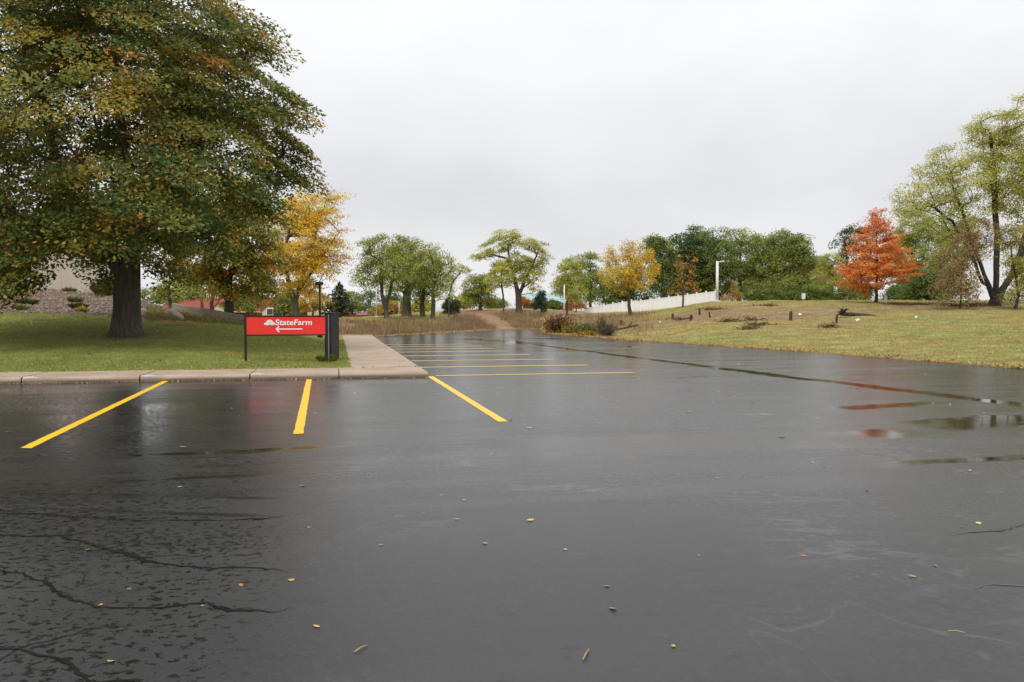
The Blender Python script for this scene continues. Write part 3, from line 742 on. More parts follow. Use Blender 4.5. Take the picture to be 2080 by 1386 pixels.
# ---- the other trees, left to right
px_tree('maple_tree', 'green and orange maple beside the timber retaining wall', 'tree', 42, 465,
        [(480, 450, 85, 60), (520, 500, 75, 60), (430, 500, 75, 70), (470, 560, 80, 45), (540, 545, 45, 50), (400, 545, 40, 35), (500, 405, 50, 35), (440, 435, 55, 40), (540, 595, 30, 22), (450, 600, 45, 20)],
        [((.06, .08, .02), 1.4), (OLV, 3), (YG, 1.8), ((.30, .20, .035), 2.2), (ORG, .9)], n=330, nl=52, csize=.66, lsize=.19, r_base=.22, bright=1.3, seed=3,
        stems=[[(466, 610), (468, 560), (480, 440)], [(464, 590), (440, 520), (420, 470)], [(467, 580), (500, 520), (540, 480)]], flat=.45, upn=.9, droop=.4, bark=M_BARKG, clear=.9)
px_tree('honey_locust_tree', 'golden yellow tree with wispy outer twigs behind the red sign', 'tree', 62, 602,
        [(630, 430, 60, 40), (655, 480, 45, 45), (610, 500, 60, 60), (650, 540, 45, 28), (590, 560, 40, 30), (600, 440, 50, 40), (670, 400, 22, 14), (685, 510, 22, 28), (620, 580, 30, 20), (575, 520, 35, 40)],
        [((.55, .33, .04), 5), (YEL, 2.5), (YG, 1), (ORG, .4)], n=420, nl=50, csize=.66, lsize=.17, r_base=.26, bright=1.3, seed=4, stems=[[(598, 610), (585, 570), (580, 500), (600, 420)], [(606, 610), (614, 570), (640, 480), (665, 395)], [(604, 600), (640, 540), (690, 470)]], r_tip=.014, stretch=1.6, droop=.1, flat=.4, seg=.7)
px_tree('small_tree', 'slim yellow-green sapling behind the boulder', 'tree', 47, 349, [(352, 560, 22, 38), (345, 590, 30, 18), (372, 545, 22, 28), (385, 585, 28, 22), (400, 600, 30, 12)],
        [(YG, 3), (OLV, 3), (LIM, 2)], n=110, nl=30, csize=.42, lsize=.14, r_base=.09, seed=5, bark=M_BARK)
px_tree('small_tree', 'thin dark-stemmed sapling leaning over the timber wall', 'tree', 56, 412, [(405, 560, 22, 28), (425, 575, 20, 20), (395, 585, 18, 12)], [(OLV, 3), (GRN, 3), (YG, 2)], n=60, nl=26, csize=.45, lsize=.15, r_base=.09, seed=55)
px_tree('small_tree', 'thin bare-stemmed tree behind the cream gable at left', 'tree', 58, 433, [(440, 570, 22, 25), (450, 590, 18, 14)], [(OLV, 3), (GRN, 3)], n=50, nl=26, csize=.45, lsize=.15, r_base=.13, seed=56)
px_tree('yellow_shrub', 'golden brown shrub under the golden tree near the lamp', 'shrub', 72, 635, [(630, 610, 26, 22), (655, 615, 22, 18), (615, 625, 16, 12)], [(YEL, 2), (GLD, 3), (OLV, 3), (ORG, 1)], n=90, nl=34, csize=.55, lsize=.16, r_base=.07, seed=57)

def conifer(label, px, D, top, bot, hw, seed, pal, name='conifer_tree', dens=1.0, cat='tree', sparse=1.0):
    r = np.random.default_rng(seed); base = on(px, D); tp = P(px, top, D); b0 = P(px, bot, D)[2]
    H = tp[2] - b0; root = empty(name, base); tag(root, label, cat); w = hw * D / F; mb = MB()
    mb.tube([base - [0, 0, .2], base + [0, 0, .5], tp], [w * .10, w * .085, .01], 7)
    cen = []; nn = []; tiers = int(13 * dens) + 4
    for i in range(tiers):
        t = i / (tiers - 1); z = b0 + H * (t ** .9) * .97; R0 = w * (1 - t) ** .85 * r.uniform(.8, 1.12) + .05
        for a in np.arange(0, 2 * math.pi, 2 * math.pi / max(4, int((9 - 4 * t)))) + r.uniform(0, 6):
            L = R0 * r.uniform(.75, 1.1); e = np.array([math.cos(a), math.sin(a), 0.0]); p0 = np.array([base[0], base[1], z])
            p1 = p0 + e * L + [0, 0, L * .12 - .05]
            mb.tube([p0, (p0 + p1) / 2 - [0, 0, .04], p1], [.025, .018, .006], 4, False)
            k = int(26 * L * sparse) + 8; s = r.random(k) ** .7
            q = p0 + e * (L * s)[:, None] + np.cross(e, [0, 0, 1])[None] * (r.normal(0, .16, k) * (1.1 - s) * L)[:, None] + np.array([0, 0, 1]) * ((L * .12 - .05) * s + r.normal(0, .05, k))[:, None]
            cen.append(q); nn.append(np.tile(e * .5 + [0, 0, .9], (k, 1)) + r.normal(0, .5, (k, 3)))
    mb.build('trunk', M_BARK, root).location = -base
    cen = np.vstack(cen); nn = np.vstack(nn); m = len(cen)
    v, f, k, c = leaf_arrays(cen, nn, r.uniform(.14, .3, m), pick(pal, m, r) * r.uniform(.7, 1.3, (m, 1)), r)
    link('crown', npmesh('crown', v - base, f, k, c), M_LEAF, root)
    return root
conifer('grey-green spruce left of the red wall behind the sign', 690, 73, 572, 640, 42, 6, [((.09, .11, .065), 2), ((.12, .13, .08), 2), (GRN, 1)], sparse=.5)

GP = 'trees on the grassy rise beyond the lot'
px_tree('locust_tree', 'green locust with two dark stems from one base', 'tree', 73, 786,
        [(775, 510, 45, 35), (760, 545, 38, 35), (800, 545, 38, 35), (740, 500, 22, 25), (815, 505, 28, 28), (735, 560, 20, 25)], [(LIM, 3), (OLV, 3), (GRN, 2), (YG, 1)], n=220, nl=40, csize=.75, lsize=.17, r_base=.22, seed=7, group=GP,
        stems=[[(783, 625), (776, 600), (775, 570), (770, 510)], [(788, 620), (792, 595), (796, 570), (805, 520)]], clear=1.0)
px_tree('locust_tree', 'stout grey trunked tree with green crown forking low', 'tree', 80, 826,
        [(820, 530, 40, 40), (845, 520, 32, 35), (830, 570, 38, 22), (800, 575, 25, 20), (860, 555, 28, 30)], [(LIM, 3), (OLV, 3), (GRN, 2), (YG, 1)], n=190, nl=40, csize=.8, lsize=.18, r_base=.42, seed=8, group=GP,
        stems=[[(826, 605), (830, 560), (835, 510)], [(824, 605), (810, 580), (795, 560)], [(828, 608), (845, 570), (860, 540)]], bark=M_BARKG, clear=1.2)
px_tree('locust_tree', 'dark trunked leafy tree between the stout tree and the tall one', 'tree', 79, 859, [(868, 540, 30, 38), (855, 575, 25, 28), (880, 585, 22, 20), (845, 600, 22, 14)], [(GRN, 3), (OLV, 3), (LIM, 2)], n=120, nl=38, csize=.7, lsize=.17, r_base=.22, seed=9, group=GP, clear=1.0)
px_tree('locust_tree', 'tall straight tree with a loose open top', 'tree', 77, 879,
        [(872, 505, 22, 18), (880, 530, 35, 26), (905, 545, 25, 25), (890, 575, 34, 26), (860, 560, 25, 25), (900, 595, 26, 18)], [(OLV, 4), (LIM, 3), (YG, 1.2)], n=170, nl=30, csize=.65, lsize=.16, r_base=.2, seed=10, group=GP, bark=M_BARKG, clear=.8, stems=[[(880, 600), (884, 560), (872, 497)], [(880, 585), (900, 540)]])
px_tree('locust_tree', 'thin leaning tree with sparse pale leaves against the sky', 'tree', 84, 912,
        [(935, 545, 20, 9), (918, 560, 18, 10), (945, 552, 10, 8), (905, 575, 14, 9)], [(LIM, 3), (YG, 2)], n=60, nl=18, csize=.6, lsize=.16, r_base=.09, seed=12, group=GP, stems=[[(912, 605), (918, 575), (940, 545)], [(910, 600), (905, 580)]])
px_tree('dark_bush', 'rounded dark juniper bush beside the dirt track', 'bush', 88, 917, [(917, 617, 16, 15), (910, 622, 12, 10), (925, 621, 10, 11), (917, 633, 15, 7)], [((.028, .04, .018), 3), ((.045, .045, .02), 2)], n=110, nl=45, csize=.4, lsize=.16, r_base=.08, seed=13)
px_tree('round_tree', 'rounded bushy green tree left of the wide locust', 'tree', 98, 975, [(968, 585, 28, 28), (982, 605, 26, 22), (960, 605, 18, 18), (988, 575, 18, 18)], [(LIM, 3), (OLV, 3), (GRN, 1)], n=170, nl=42, csize=.75, lsize=.2, r_base=.18, seed=14, group=GP)
px_tree('young_tree', 'slender young tree with a thin straight trunk', 'tree', 92, 1023, [(1015, 560, 24, 22), (1000, 575, 18, 18), (1022, 545, 16, 14)], [(LIM, 3), (YG, 2.5), (YEL, .6)], n=80, nl=34, csize=.6, lsize=.18, r_base=.10, seed=15, group=GP, stems=[[(1022, 600), (1018, 570), (1018, 540)]], clear=1.6)
px_tree('locust_tree', 'wide yellow-green locust with sky showing through its umbrella crown', 'tree', 96, 1054,
        [(1030, 480, 30, 13), (1010, 500, 34, 18), (985, 515, 24, 12), (1060, 492, 30, 12), (1090, 500, 22, 14), (1105, 522, 16, 12), (1095, 545, 12, 14), (1055, 530, 28, 16), (1075, 560, 26, 20), (1025, 540, 24, 16), (1085, 582, 18, 14), (968, 522, 12, 9), (1050, 560, 22, 16), (1030, 570, 20, 14), (1070, 535, 22, 14)],
        [(YG, 3), (LIM, 3), (OLV, 1.5), (YEL, .9)], n=280, nl=44, csize=.78, lsize=.19, r_base=.36, seed=16, group=GP, stems=[[(1053, 600), (1046, 570), (1036, 530), (1028, 485)], [(1053, 600), (1066, 570), (1085, 530), (1095, 505)], [(1046, 570), (1030, 525), (990, 515)]], bark=M_BARK, clear=1.5, flat=.4)
px_tree('dark_bush', 'small dark evergreen right of the wide locust', 'bush', 94, 1098, [(1097, 608, 11, 15), (1092, 620, 12, 9), (1103, 616, 11, 12), (1102, 595, 6, 8), (1098, 631, 12, 6)], [(EVG, 3), ((.028, .045, .022), 2)], n=90, nl=40, csize=.42, lsize=.15, r_base=.07, seed=17)
px_tree('orange_shrub', 'bright orange shrub behind the wide locust trunk', 'shrub', 112, 1066, [(1062, 612, 14, 9), (1074, 615, 8, 7)], [((.36, .16, .04), 3), (RST, 2)], n=36, nl=40, csize=.5, lsize=.18, r_base=.05, seed=18)
px_tree('green_tree', 'compact yellow-green tree behind the slim white pole', 'tree', 92, 1152, [(1155, 560, 28, 30), (1165, 590, 25, 22), (1140, 580, 20, 25), (1160, 540, 18, 16)], [(LIM, 3), (YG, 3), (OLV, 1)], n=160, nl=40, csize=.7, lsize=.19, r_base=.10, seed=19)
px_tree('green_tree', 'taller green tree between the white pole and the gold tree', 'tree', 112, 1200, [(1198, 530, 24, 16), (1190, 560, 32, 28), (1210, 580, 28, 30), (1165, 530, 22, 14), (1185, 600, 30, 18)], [(GRN, 3), (OLV, 2), (LIM, 2)], n=170, nl=42, csize=.95, lsize=.24, r_base=.2, seed=20)
px_tree('orange_shrub', 'rusty orange shrub behind the left end of the white fence', 'shrub', 106, 1170, [(1168, 613, 15, 14), (1180, 620, 10, 8), (1160, 622, 8, 7)], [((.30, .12, .04), 2), ((.30, .17, .05), 2), (RST, 3)], n=50, nl=34, csize=.5, lsize=.18, r_base=.06, seed=21)
px_tree('gold_tree', 'golden brown tree with upright plumes before the white fence', 'tree', 84, 1281,
        [(1275, 540, 42, 30), (1305, 545, 30, 25), (1250, 560, 38, 22), (1295, 570, 36, 22), (1285, 510, 16, 22), (1238, 520, 10, 20), (1318, 525, 12, 18), (1262, 512, 12, 18), (1255, 590, 16, 10), (1300, 495, 6, 12), (1325, 545, 14, 14)],
        [(GLD, 3), (YEL, 2.5), ((.32, .23, .04), 3), (OLV, 1.2)], n=280, nl=38, csize=.6, lsize=.17, r_base=.17, bright=1.3, seed=22, clear=1.2, up=.6, flat=.8, droop=-.1)
GW = 'dark green trees of the wood behind the white fence'
wood = [(1262, 124, [(1262, 575, 40, 34), (1240, 600, 40, 22), (1290, 600, 40, 25)], 'low dark tree of the wood right behind the gold tree'),
        (1345, 118, [(1345, 530, 35, 45), (1355, 570, 35, 45), (1330, 500, 20, 22)], 'lower dark tree at the left end of the wood'),
        (1385, 122, [(1385, 495, 32, 28), (1390, 545, 40, 50), (1370, 590, 30, 30)], 'dark tree of the wood behind the orange-tipped sapling'),
        (1412, 126, [(1410, 480, 26, 20), (1420, 520, 40, 40), (1425, 575, 35, 45)], 'domed dark tree of the wood with the highest top'),
        (1455, 121, [(1450, 482, 28, 20), (1470, 525, 42, 40), (1460, 575, 40, 40)], 'broad green tree of the wood right behind the white lamp post'),
        (1500, 127, [(1505, 485, 32, 20), (1510, 525, 38, 38), (1500, 570, 40, 38)], 'lighter green tree of the wood right of the white lamp post'),
        (1545, 122, [(1550, 500, 32, 26), (1550, 545, 38, 38), (1545, 585, 40, 25)], 'tree of the wood with a shadowed gap under it'),
        (1580, 118, [(1585, 490, 26, 24), (1590, 535, 34, 38), (1580, 580, 36, 28)], 'tall rounded green tree near the right end of the wood'),
        (1620, 116, [(1620, 500, 24, 28), (1630, 545, 28, 38), (1615, 585, 40, 24)], 'green tree at the right end of the wood beside the grey roof')]
for i, (bx, D, lb, lab) in enumerate(wood):
    pal = [[(DKG, 3), (GRN, 3)], [(DKG, 3), (GRN, 3), (OLV, 2)], [((.03, .05, .016), 3), (DKG, 3), (GRN, 1.5)], [((.03, .05, .016), 3), (DKG, 3), (OLV, 1)], [(GRN, 3), (DKG, 2), (OLV, 2)], [(OLV, 3), (LIM, 2), (GRN, 2)], [(GRN, 3), (OLV, 3), (LIM, 1)], [(OLV, 3), (GRN, 3), (LIM, 1.5)], [(GRN, 3), (OLV, 3), (LIM, 1)]][i]
    px_tree('wood_tree', lab, 'tree', D, bx, lb, pal, n=210, nl=42, csize=1.25, lsize=.30, r_base=.32, seed=29 + i, group=GW, shell=.45)
px_tree('maple_sapling', 'thin half bare sapling with orange lower leaves at the fence', 'tree', 86, 1387, [(1405, 580, 16, 12), (1385, 575, 20, 10), (1370, 590, 12, 8), (1395, 550, 20, 16), (1360, 540, 10, 5), (1405, 525, 12, 8), (1380, 530, 14, 12), (1415, 590, 9, 10)],
        [(ORG, 2.6), (GLD, 2), (RST, 2), (OLV, .8)], n=85, nl=8, csize=.45, lsize=.17, r_base=.10, seed=41, clear=1.0, stems=[[(1388, 590), (1390, 550), (1402, 515)]])
px_tree('orange_shrub', 'tawny orange shrub just right of the white lamp post', 'shrub', 90, 1487, [(1492, 585, 10, 14), (1485, 603, 18, 9), (1500, 600, 9, 10)], [((.34, .22, .06), 3), (RST, 2), (OLV, 1.4)], n=48, nl=16, csize=.42, lsize=.16, r_base=.05, seed=42)
px_tree('yellow_shrub', 'yellow-green shrub left of the orange-red maple', 'shrub', 104, 1690, [(1690, 535, 22, 25), (1680, 565, 28, 25), (1700, 585, 26, 25), (1665, 590, 20, 18)], [(YG, 3), (LIM, 3), (OLV, 1.5)], n=150, nl=40, csize=.75, lsize=.21, r_base=.13, seed=43)
px_tree('dark_tree', 'dark evergreen crown showing behind the orange-red maple', 'tree', 112, 1725, [(1715, 490, 20, 28), (1735, 480, 25, 22), (1725, 530, 30, 35), (1790, 520, 40, 50), (1740, 575, 40, 30)], [((.03, .048, .016), 3), (DKG, 3)], n=190, nl=42, csize=1.0, lsize=.27, r_base=.3, seed=44)
for i, (bx, lb, lab) in enumerate(((1850, [(1855, 462, 42, 32), (1840, 520, 42, 45), (1865, 570, 50, 42), (1815, 500, 26, 30)], 'pale green tree right of the orange-red maple'),
                                  (1905, [(1915, 465, 46, 32), (1905, 520, 46, 42), (1915, 575, 50, 38), (1950, 500, 40, 50)], 'mid green tree left of the big multi-stemmed tree'),
                                  (1885, [(1880, 575, 30, 28), (1900, 590, 25, 20), (1860, 590, 22, 16)], 'low dark green bush under the pale green tree'),
                                  (2090, [(2080, 520, 50, 60), (2110, 580, 60, 35), (2150, 500, 70, 70)], 'leafy tree behind the right edge of the big multi-stemmed tree'))):
    px_tree('green_tree' if i != 2 else 'dark_bush', lab, 'tree' if i != 2 else 'bush', [102, 98, 90, 92][i], bx, lb, [[(LIM, 3), (OLV, 3), (YG, 1)], [(OLV, 3), (LIM, 2), (GRN, 1)], [(DKG, 3), (GRN, 2)], [(OLV, 3), (YG, 2)]][i], n=[300, 320, 130, 220][i], nl=40, csize=.95, lsize=.24, r_base=.2, seed=46 + i)
# hedge row low behind the crest, each bush a thing
for i, px in enumerate((1535, 1568, 1600, 1640, 1670, 1715, 1750, 1815, 1850)):
    px_tree('hedge_bush', 'low green bush in the row along the foot of the wood', 'bush', 100 + (i % 3), px, [(px, 600, 24, 13), (px + 8, 590, 16, 14), (px - 6, 608, 22, 6)], [(GRN, 3), (OLV, 2), (DKG, 2)], n=55, nl=38, csize=.7, lsize=.2, r_base=.05, seed=60 + i, group='low bushes along the foot of the wood')
# ---- orange-red maple
rm = np.random.default_rng(70); Dm = 74; cls = []
for (y0, hw, k) in ((440, 12, 12), (455, 22, 16), (470, 32, 22), (490, 42, 28), (508, 50, 34), (525, 54, 36), (540, 60, 40), (553, 78, 52), (563, 74, 44), (578, 58, 36), (592, 32, 16)):
    for _ in range(k):
        a = rm.uniform(0, 2 * math.pi); q = rm.uniform(.25, 1.0) ** .6
        if y0 > 565 and math.cos(a) > .3: continue
        p = P(1782 - (12 if y0 > 570 else 0), y0 + rm.normal(0, 7.5), Dm); cls.append(p + np.array([math.cos(a), math.sin(a), .10 * q]) * hw * q * Dm / F)
bM = on(1779, Dm)
make_tree('maple_tree', 'bright orange-red maple of conical shape on the far lawn', 'tree', bM, [[bM, bM + [0, 0, 1.2], P(1782, 530, Dm), P(1779, 438, Dm)]], np.array(cls), .58, 80, .15, [((.46, .155, .04), 3), ((.48, .19, .045), 3), ((.52, .25, .055), 1.8), ((.44, .115, .035), 1.6)], .13, rm, axis=bM + np.array([0, 0, 3]), flat=.3, clear=1.0, stretch=1.7, droop=-.25, upn=.9, up=.25, seg=.6, bright=1.22)
# ---- big multi-stemmed tree at right
px_tree('cottonwood_tree', 'tall multi-stemmed yellow-green tree at the right edge', 'tree', 64, 2020,
        [(2030, 260, 55, 38), (2055, 300, 60, 50), (1985, 270, 30, 25), (1935, 320, 45, 28), (1900, 350, 35, 25), (1950, 365, 50, 35), (1850, 385, 38, 15), (1822, 405, 26, 14), (1875, 410, 40, 16), (2000, 350, 40, 40), (1930, 420, 50, 25), (2090, 250, 70, 60), (2120, 340, 70, 60), (2060, 400, 45, 40), (1985, 420, 45, 30), (2110, 430, 60, 50), (2160, 360, 80, 80), (1870, 440, 50, 26), (1955, 470, 50, 30), (1830, 425, 38, 16), (2010, 300, 45, 45), (2045, 350, 50, 50), (1905, 380, 45, 30)],
        [((.30, .295, .085), 4), ((.23, .245, .07), 3), (OLV, .8), ((.34, .29, .09), 2)], n=1050, nl=38, csize=.74, lsize=.165, r_base=.40, seed=80,
        stems=[[(2008, 580), (1993, 540), (1978, 505), (1960, 445), (1930, 365)], [(2014, 603), (2024, 560), (2025, 500), (2021, 430), (2020, 350), (2010, 270)], [(2016, 603), (2040, 582), (2055, 560), (2072, 520), (2090, 450), (2110, 360)], [(2006, 600), (1996, 575), (1975, 520), (1935, 450), (1880, 410)]], clear=2.2, flat=.5, r_tip=.014, droop=.2, up=.2, bark=M_BARKD)
px_tree('vine_thicket', 'brown vine-draped thicket at the foot of the multi-stemmed tree', 'shrub', 61, 1950, [(1960, 500, 34, 28), (1930, 540, 32, 42), (1955, 565, 40, 38), (1985, 505, 24, 36), (1918, 580, 30, 28), (1962, 592, 36, 18), (1985, 465, 34, 24), (2035, 485, 36, 30), (1912, 606, 28, 9), (1952, 608, 36, 9)],
        [((.13, .085, .045), 4), ((.16, .10, .06), 2), (OLV, 1.6), ((.20, .15, .045), 2.2)], n=400, nl=20, csize=.5, lsize=.14, r_base=.06, seed=81, up=.5, flat=.9, droop=.6)
px_tree('shrub', 'olive shrub at the right edge below the multi-stemmed tree', 'shrub', 60, 2062, [(2050, 480, 25, 28), (2062, 545, 22, 30), (2085, 575, 32, 30), (2065, 602, 36, 12)], [(OLV, 3), (YG, 2), (BRN, 1)], n=120, nl=28, csize=.5, lsize=.15, r_base=.1, seed=82)
# ---- distant trees at left, beyond the road
FT = [(712, 128, [(715, 610, 24, 16), (700, 622, 24, 14)], [(GRN, 2), (OLV, 2)], 'small far tree right of the grey-green spruce'),
      (752, 132, [(752, 595, 22, 20), (745, 620, 30, 20)], [(DKG, 2), (GRN, 2)], 'far dark tree left of the tall white pole'),
      (790, 126, [(790, 600, 26, 22), (800, 620, 30, 18)], [(DKG, 2), (GRN, 2)], 'far dark tree right of the tall white pole'),
      (775, 96, [(778, 630, 22, 9), (795, 626, 16, 11)], [(RST, 1.5), (OLV, 2), (GLD, 1)], 'rusty low bush behind the two-stemmed locust'),
      (852, 104, [(850, 622, 16, 11), (862, 618, 12, 12)], [(YEL, 1.5), (YG, 2), (OLV, 2)], 'yellow low bush behind the dark trunked tree'),
      (942, 125, [(945, 612, 22, 14), (930, 618, 14, 10)], [(YG, 2), (OLV, 2), (GLD, 1)], 'yellowing far tree right of the dark juniper'),
      (810, 100, [(812, 627, 18, 10)], [(DKG, 2), (GRN, 2)], 'dark low bush at the short white pole'),
      (1010, 130, [(1005, 618, 30, 9)], [(OLV, 2), (GRN, 2)], 'far hedge bush behind the slender young tree'),
      (1125, 125, [(1122, 620, 18, 7)], [(DKG, 2), (OLV, 2)], 'dark far bush below the teal roof'),
      (505, 100, [(505, 612, 30, 22), (480, 620, 24, 14)], [(DKG, 2), (GRN, 2), (OLV, 1)], 'dark far tree left of the cream gable house'),
      (580, 88, [(585, 612, 22, 24)], [(OLV, 2), (GRN, 2)], 'far green tree right of the bright pole sign'),
      (310, 110, [(310, 600, 40, 16), (345, 605, 30, 14)], [(GRN, 2), (OLV, 2)], 'far green tree seen right of the maple trunk')]
for i, (bx, D, lb, pal, lab) in enumerate(FT):
    px_tree('far_tree' if 'tree' in lab.split()[:4] or D > 108 else 'far_bush', lab, 'bush' if 'bush' in lab else 'tree', D, bx, lb, pal, n=75, nl=36, csize=.9, lsize=.26, r_base=.14, seed=90 + i)

# ---------------------------------------------------------------- grass, weeds, litter (uncountable)
def blades(name, label, X, Y, h, wd, pal, seed, lean=.5, z0=0.0):
    r = np.random.default_rng(seed); n = len(X); Z = gz(X, Y) + z0; a = r.uniform(0, 2 * math.pi, n); h = h * r.uniform(.5, 1.3, n)
    e = np.stack([np.cos(a), np.sin(a), np.zeros(n)], 1) * (wd / 2); b = np.stack([X, Y, Z - .02], 1)
    l = r.normal(0, lean, (n, 2)) * h[:, None]; tip = np.stack([X + l[:, 0], Y + l[:, 1], Z + h], 1)
    v = np.stack([b - e, b + e, tip], 1).reshape(-1, 3); c = 1.35 * np.repeat(pick(pal, n, r) * r.uniform(.82, 1.18, (n, 1)), 3, 0)
    o = link(name, npmesh(name, v, np.arange(3 * n).reshape(n, 3), 3, c), M_BLADE); tag(o, label, None, None, 'stuff'); return o
r = np.random.default_rng(100)
n = 150000; u0 = r.uniform(SWF - .03, 24, n); v0 = -r.uniform(SWW - .03, 22, n)
X = C0[0] + U[0] * u0 + V[0] * v0; Y = C0[1] + U[1] * u0 + V[1] * v0; px = X / Y * F + CX
k = (px > -250) & (Y < np.interp(px, [-700, 0, 130, 258, 350, 430, 500, 600, 680], [38, 38, 38, 37, 35, 37, 39.5, 47, 49]))
blades('lawn_grass', 'short mown grass of the left lawn', X[k], Y[k], .055, .022, [((.155, .19, .045), 3), ((.195, .22, .058), 3), ((.25, .24, .08), 1)], 101)
n = 120000; t = r.uniform(-.05, .75, n); Y = 22 + (88 - 22) * r.random(n) ** .8; X = t * Y; k = (seg_dist(X, Y, lot_poly) > .05) & (X > 1)
blades('field_grass', 'rough grass of the field on the right', X[k], Y[k], .09, .022, [((.19, .195, .055), 3.6), ((.235, .215, .07), 3), ((.27, .225, .095), 1.6), ((.22, .165, .08), .8)], 102, .7)
# tall dry weeds at the far end of the lot
n = 90000; px = r.uniform(655, 1100, n); D = r.uniform(50, 100, n); X = (px - CX) / F * D; Y = D
sdw = seg_dist(X, Y, lot_poly); uw, vw = uvco(X, Y)
k = (sdw > .25) & (sdw < np.interp(px, [655, 900, 1000, 1100], [9, 11, 20, 26]) * (.6 + .4 * wob(X, Y))) & ((uw > UE + .2) | (vw > 0)) & (seg_dist(X, Y, trk, False) > 1.25 + .4 * wob(X, Y))
dens = np.clip(.55 + .6 * wob(X * .8, Y * .8), .1, 1); k &= r.random(n) < dens
blades('tall_weeds', 'tall dry brown weeds along the far end of the lot', X[k], Y[k], .66 * (.45 + .85 * np.clip(.5 + .7 * wob(X[k] * .7, Y[k] * .7), 0, 1)), .03, [((.22, .15, .085), 4), ((.27, .20, .11), 2.6), ((.14, .095, .06), 2.4), ((.14, .13, .05), 1.2), ((.21, .115, .07), 2)], 103, .3)
n = 16000; px = r.uniform(1130, 1330, n); D = r.uniform(52, 88, n); X = (px - CX) / F * D; Y = D; k = (seg_dist(X, Y, lot_poly) > 2.5) & (r.random(n) < np.clip(.5 + .6 * wob(X, Y), 0, 1) * np.interp(px, [1130, 1250, 1330], [1, .6, .1]))
blades('tall_weeds', 'dry brown weeds in front of the white fence', X[k], Y[k], .5, .03, [((.22, .14, .085), 4), ((.26, .20, .11), 2), ((.17, .11, .07), 2)], 104, .3)
# weeds by the timber wall and on the soil bank
n = 9000; px = r.uniform(300, 505, n); D = r.uniform(35, 45, n); X = (px - CX) / F * D; Y = D; k = (D > np.interp(px, [300, 350, 430, 500], [36, 35.5, 37, 39.5])) & (r.random(n) < np.clip(.5 + .7 * wob(X * 1.5, Y * 1.5), 0, 1))
blades('tall_weeds', 'low weeds at the foot of the timber wall', X[k], Y[k], .28, .03, [((.13, .14, .035), 4), ((.2, .19, .05), 2), ((.22, .13, .05), 2)], 105, .5)

def flat_litter(name, label, X, Y, Z, size, pal, seed, mat=None):
    r = np.random.default_rng(seed); n = len(X); cen = np.stack([X, Y, Z], 1); nn = np.tile([0, 0, 1.0], (n, 1)) + r.normal(0, .3, (n, 3))
    v, f, k, c = leaf_arrays(cen, nn, size * r.uniform(.6, 1.4, n), pick(pal, n, r) * r.uniform(.75, 1.25, (n, 1)), r)
    o = link(name, npmesh(name, v, f, k, c), mat or M_FALLEN); tag(o, label, None, None, 'stuff'); return o
LP = [((.55, .25, .05), 3), ((.45, .17, .045), 3), ((.55, .34, .08), 2), ((.28, .13, .06), 2)]
er = np.array([edge_r[0] + d_r * 8, *edge_r, far[0]]); sl_ = np.linalg.norm(np.diff(er, axis=0), axis=1); cs = np.concatenate([[0], np.cumsum(sl_)])
n = 6500; s = r.uniform(0, cs[-1], n); X = np.interp(s, cs, er[:, 0]); Y = np.interp(s, cs, er[:, 1]); off = np.abs(r.normal(0, .17, n)) - .10
X = X + off * .96; Y = Y + off * .28
k = r.random(n) < np.clip(.6 + .6 * wob(X * 2, Y * 2), .1, 1); X, Y = X[k], Y[k]
flat_litter('leaf_litter', 'orange fallen leaves gathered along the right edge of the lot', X, Y, np.maximum(gz(X, Y), 0) + r.uniform(.02, .10, len(X)), .085, LP, 110)
n = 3500; px = r.uniform(690, 960, n); s = r.random(n); fe = np.array(far[::-1]); X = np.interp(px, [750, 860, 960], [fe[0][0], fe[1][0], fe[2][0]]); Y = np.interp(px, [690, 750, 860, 960], [53, 53.5, 61, 70]); X = (px - CX) / F * Y; Y = Y - np.abs(r.normal(0, 1.0, n)) + .5; X = (px - CX) / F * Y
k = (r.random(n) < np.clip(.4 + .8 * wob(X, Y), 0, 1)); X, Y = X[k], Y[k]; uw, vw = uvco(X, Y)
flat_litter('leaf_litter', 'orange fallen leaves along the far end of the lot', X, Y, np.where((vw < 0) & (uw < UE), .155, np.maximum(gz(X, Y), 0) + .02), .11, LP, 111)
n = 1000; u0 = r.uniform(SWF, 22, n); v0 = -r.uniform(SWW, 22, n); X = C0[0] + U[0] * u0 + V[0] * v0; Y = C0[1] + U[1] * u0 + V[1] * v0; k = Y < 37
flat_litter('leaf_litter', 'scattered fallen leaves on the left lawn', X[k], Y[k], gz(X[k], Y[k]) + .05, .09, LP, 112)
n = 1500; t = r.uniform(0, .7, n); Y = r.uniform(22, 70, n); X = t * Y; k = seg_dist(X, Y, lot_poly) > .4
flat_litter('leaf_litter', 'scattered fallen leaves on the right field', X[k], Y[k], gz(X[k], Y[k]) + .08, .10, LP, 113)
n = 700; v0 = -r.uniform(0, 16, n); u0 = np.where(r.random(n) < .6, SWF - np.abs(r.normal(0, .12, n)), -.04 - np.abs(r.normal(0, .1, n))); p = C0[None] + U[None] * u0[:, None] + V[None] * v0[:, None]
flat_litter('leaf_litter', 'small leaf crumbs along both sides of the kerb', p[:, 0], p[:, 1], np.where(u0 > 0, .156, .012), .05, [(c, w) for c, w in LP], 114)

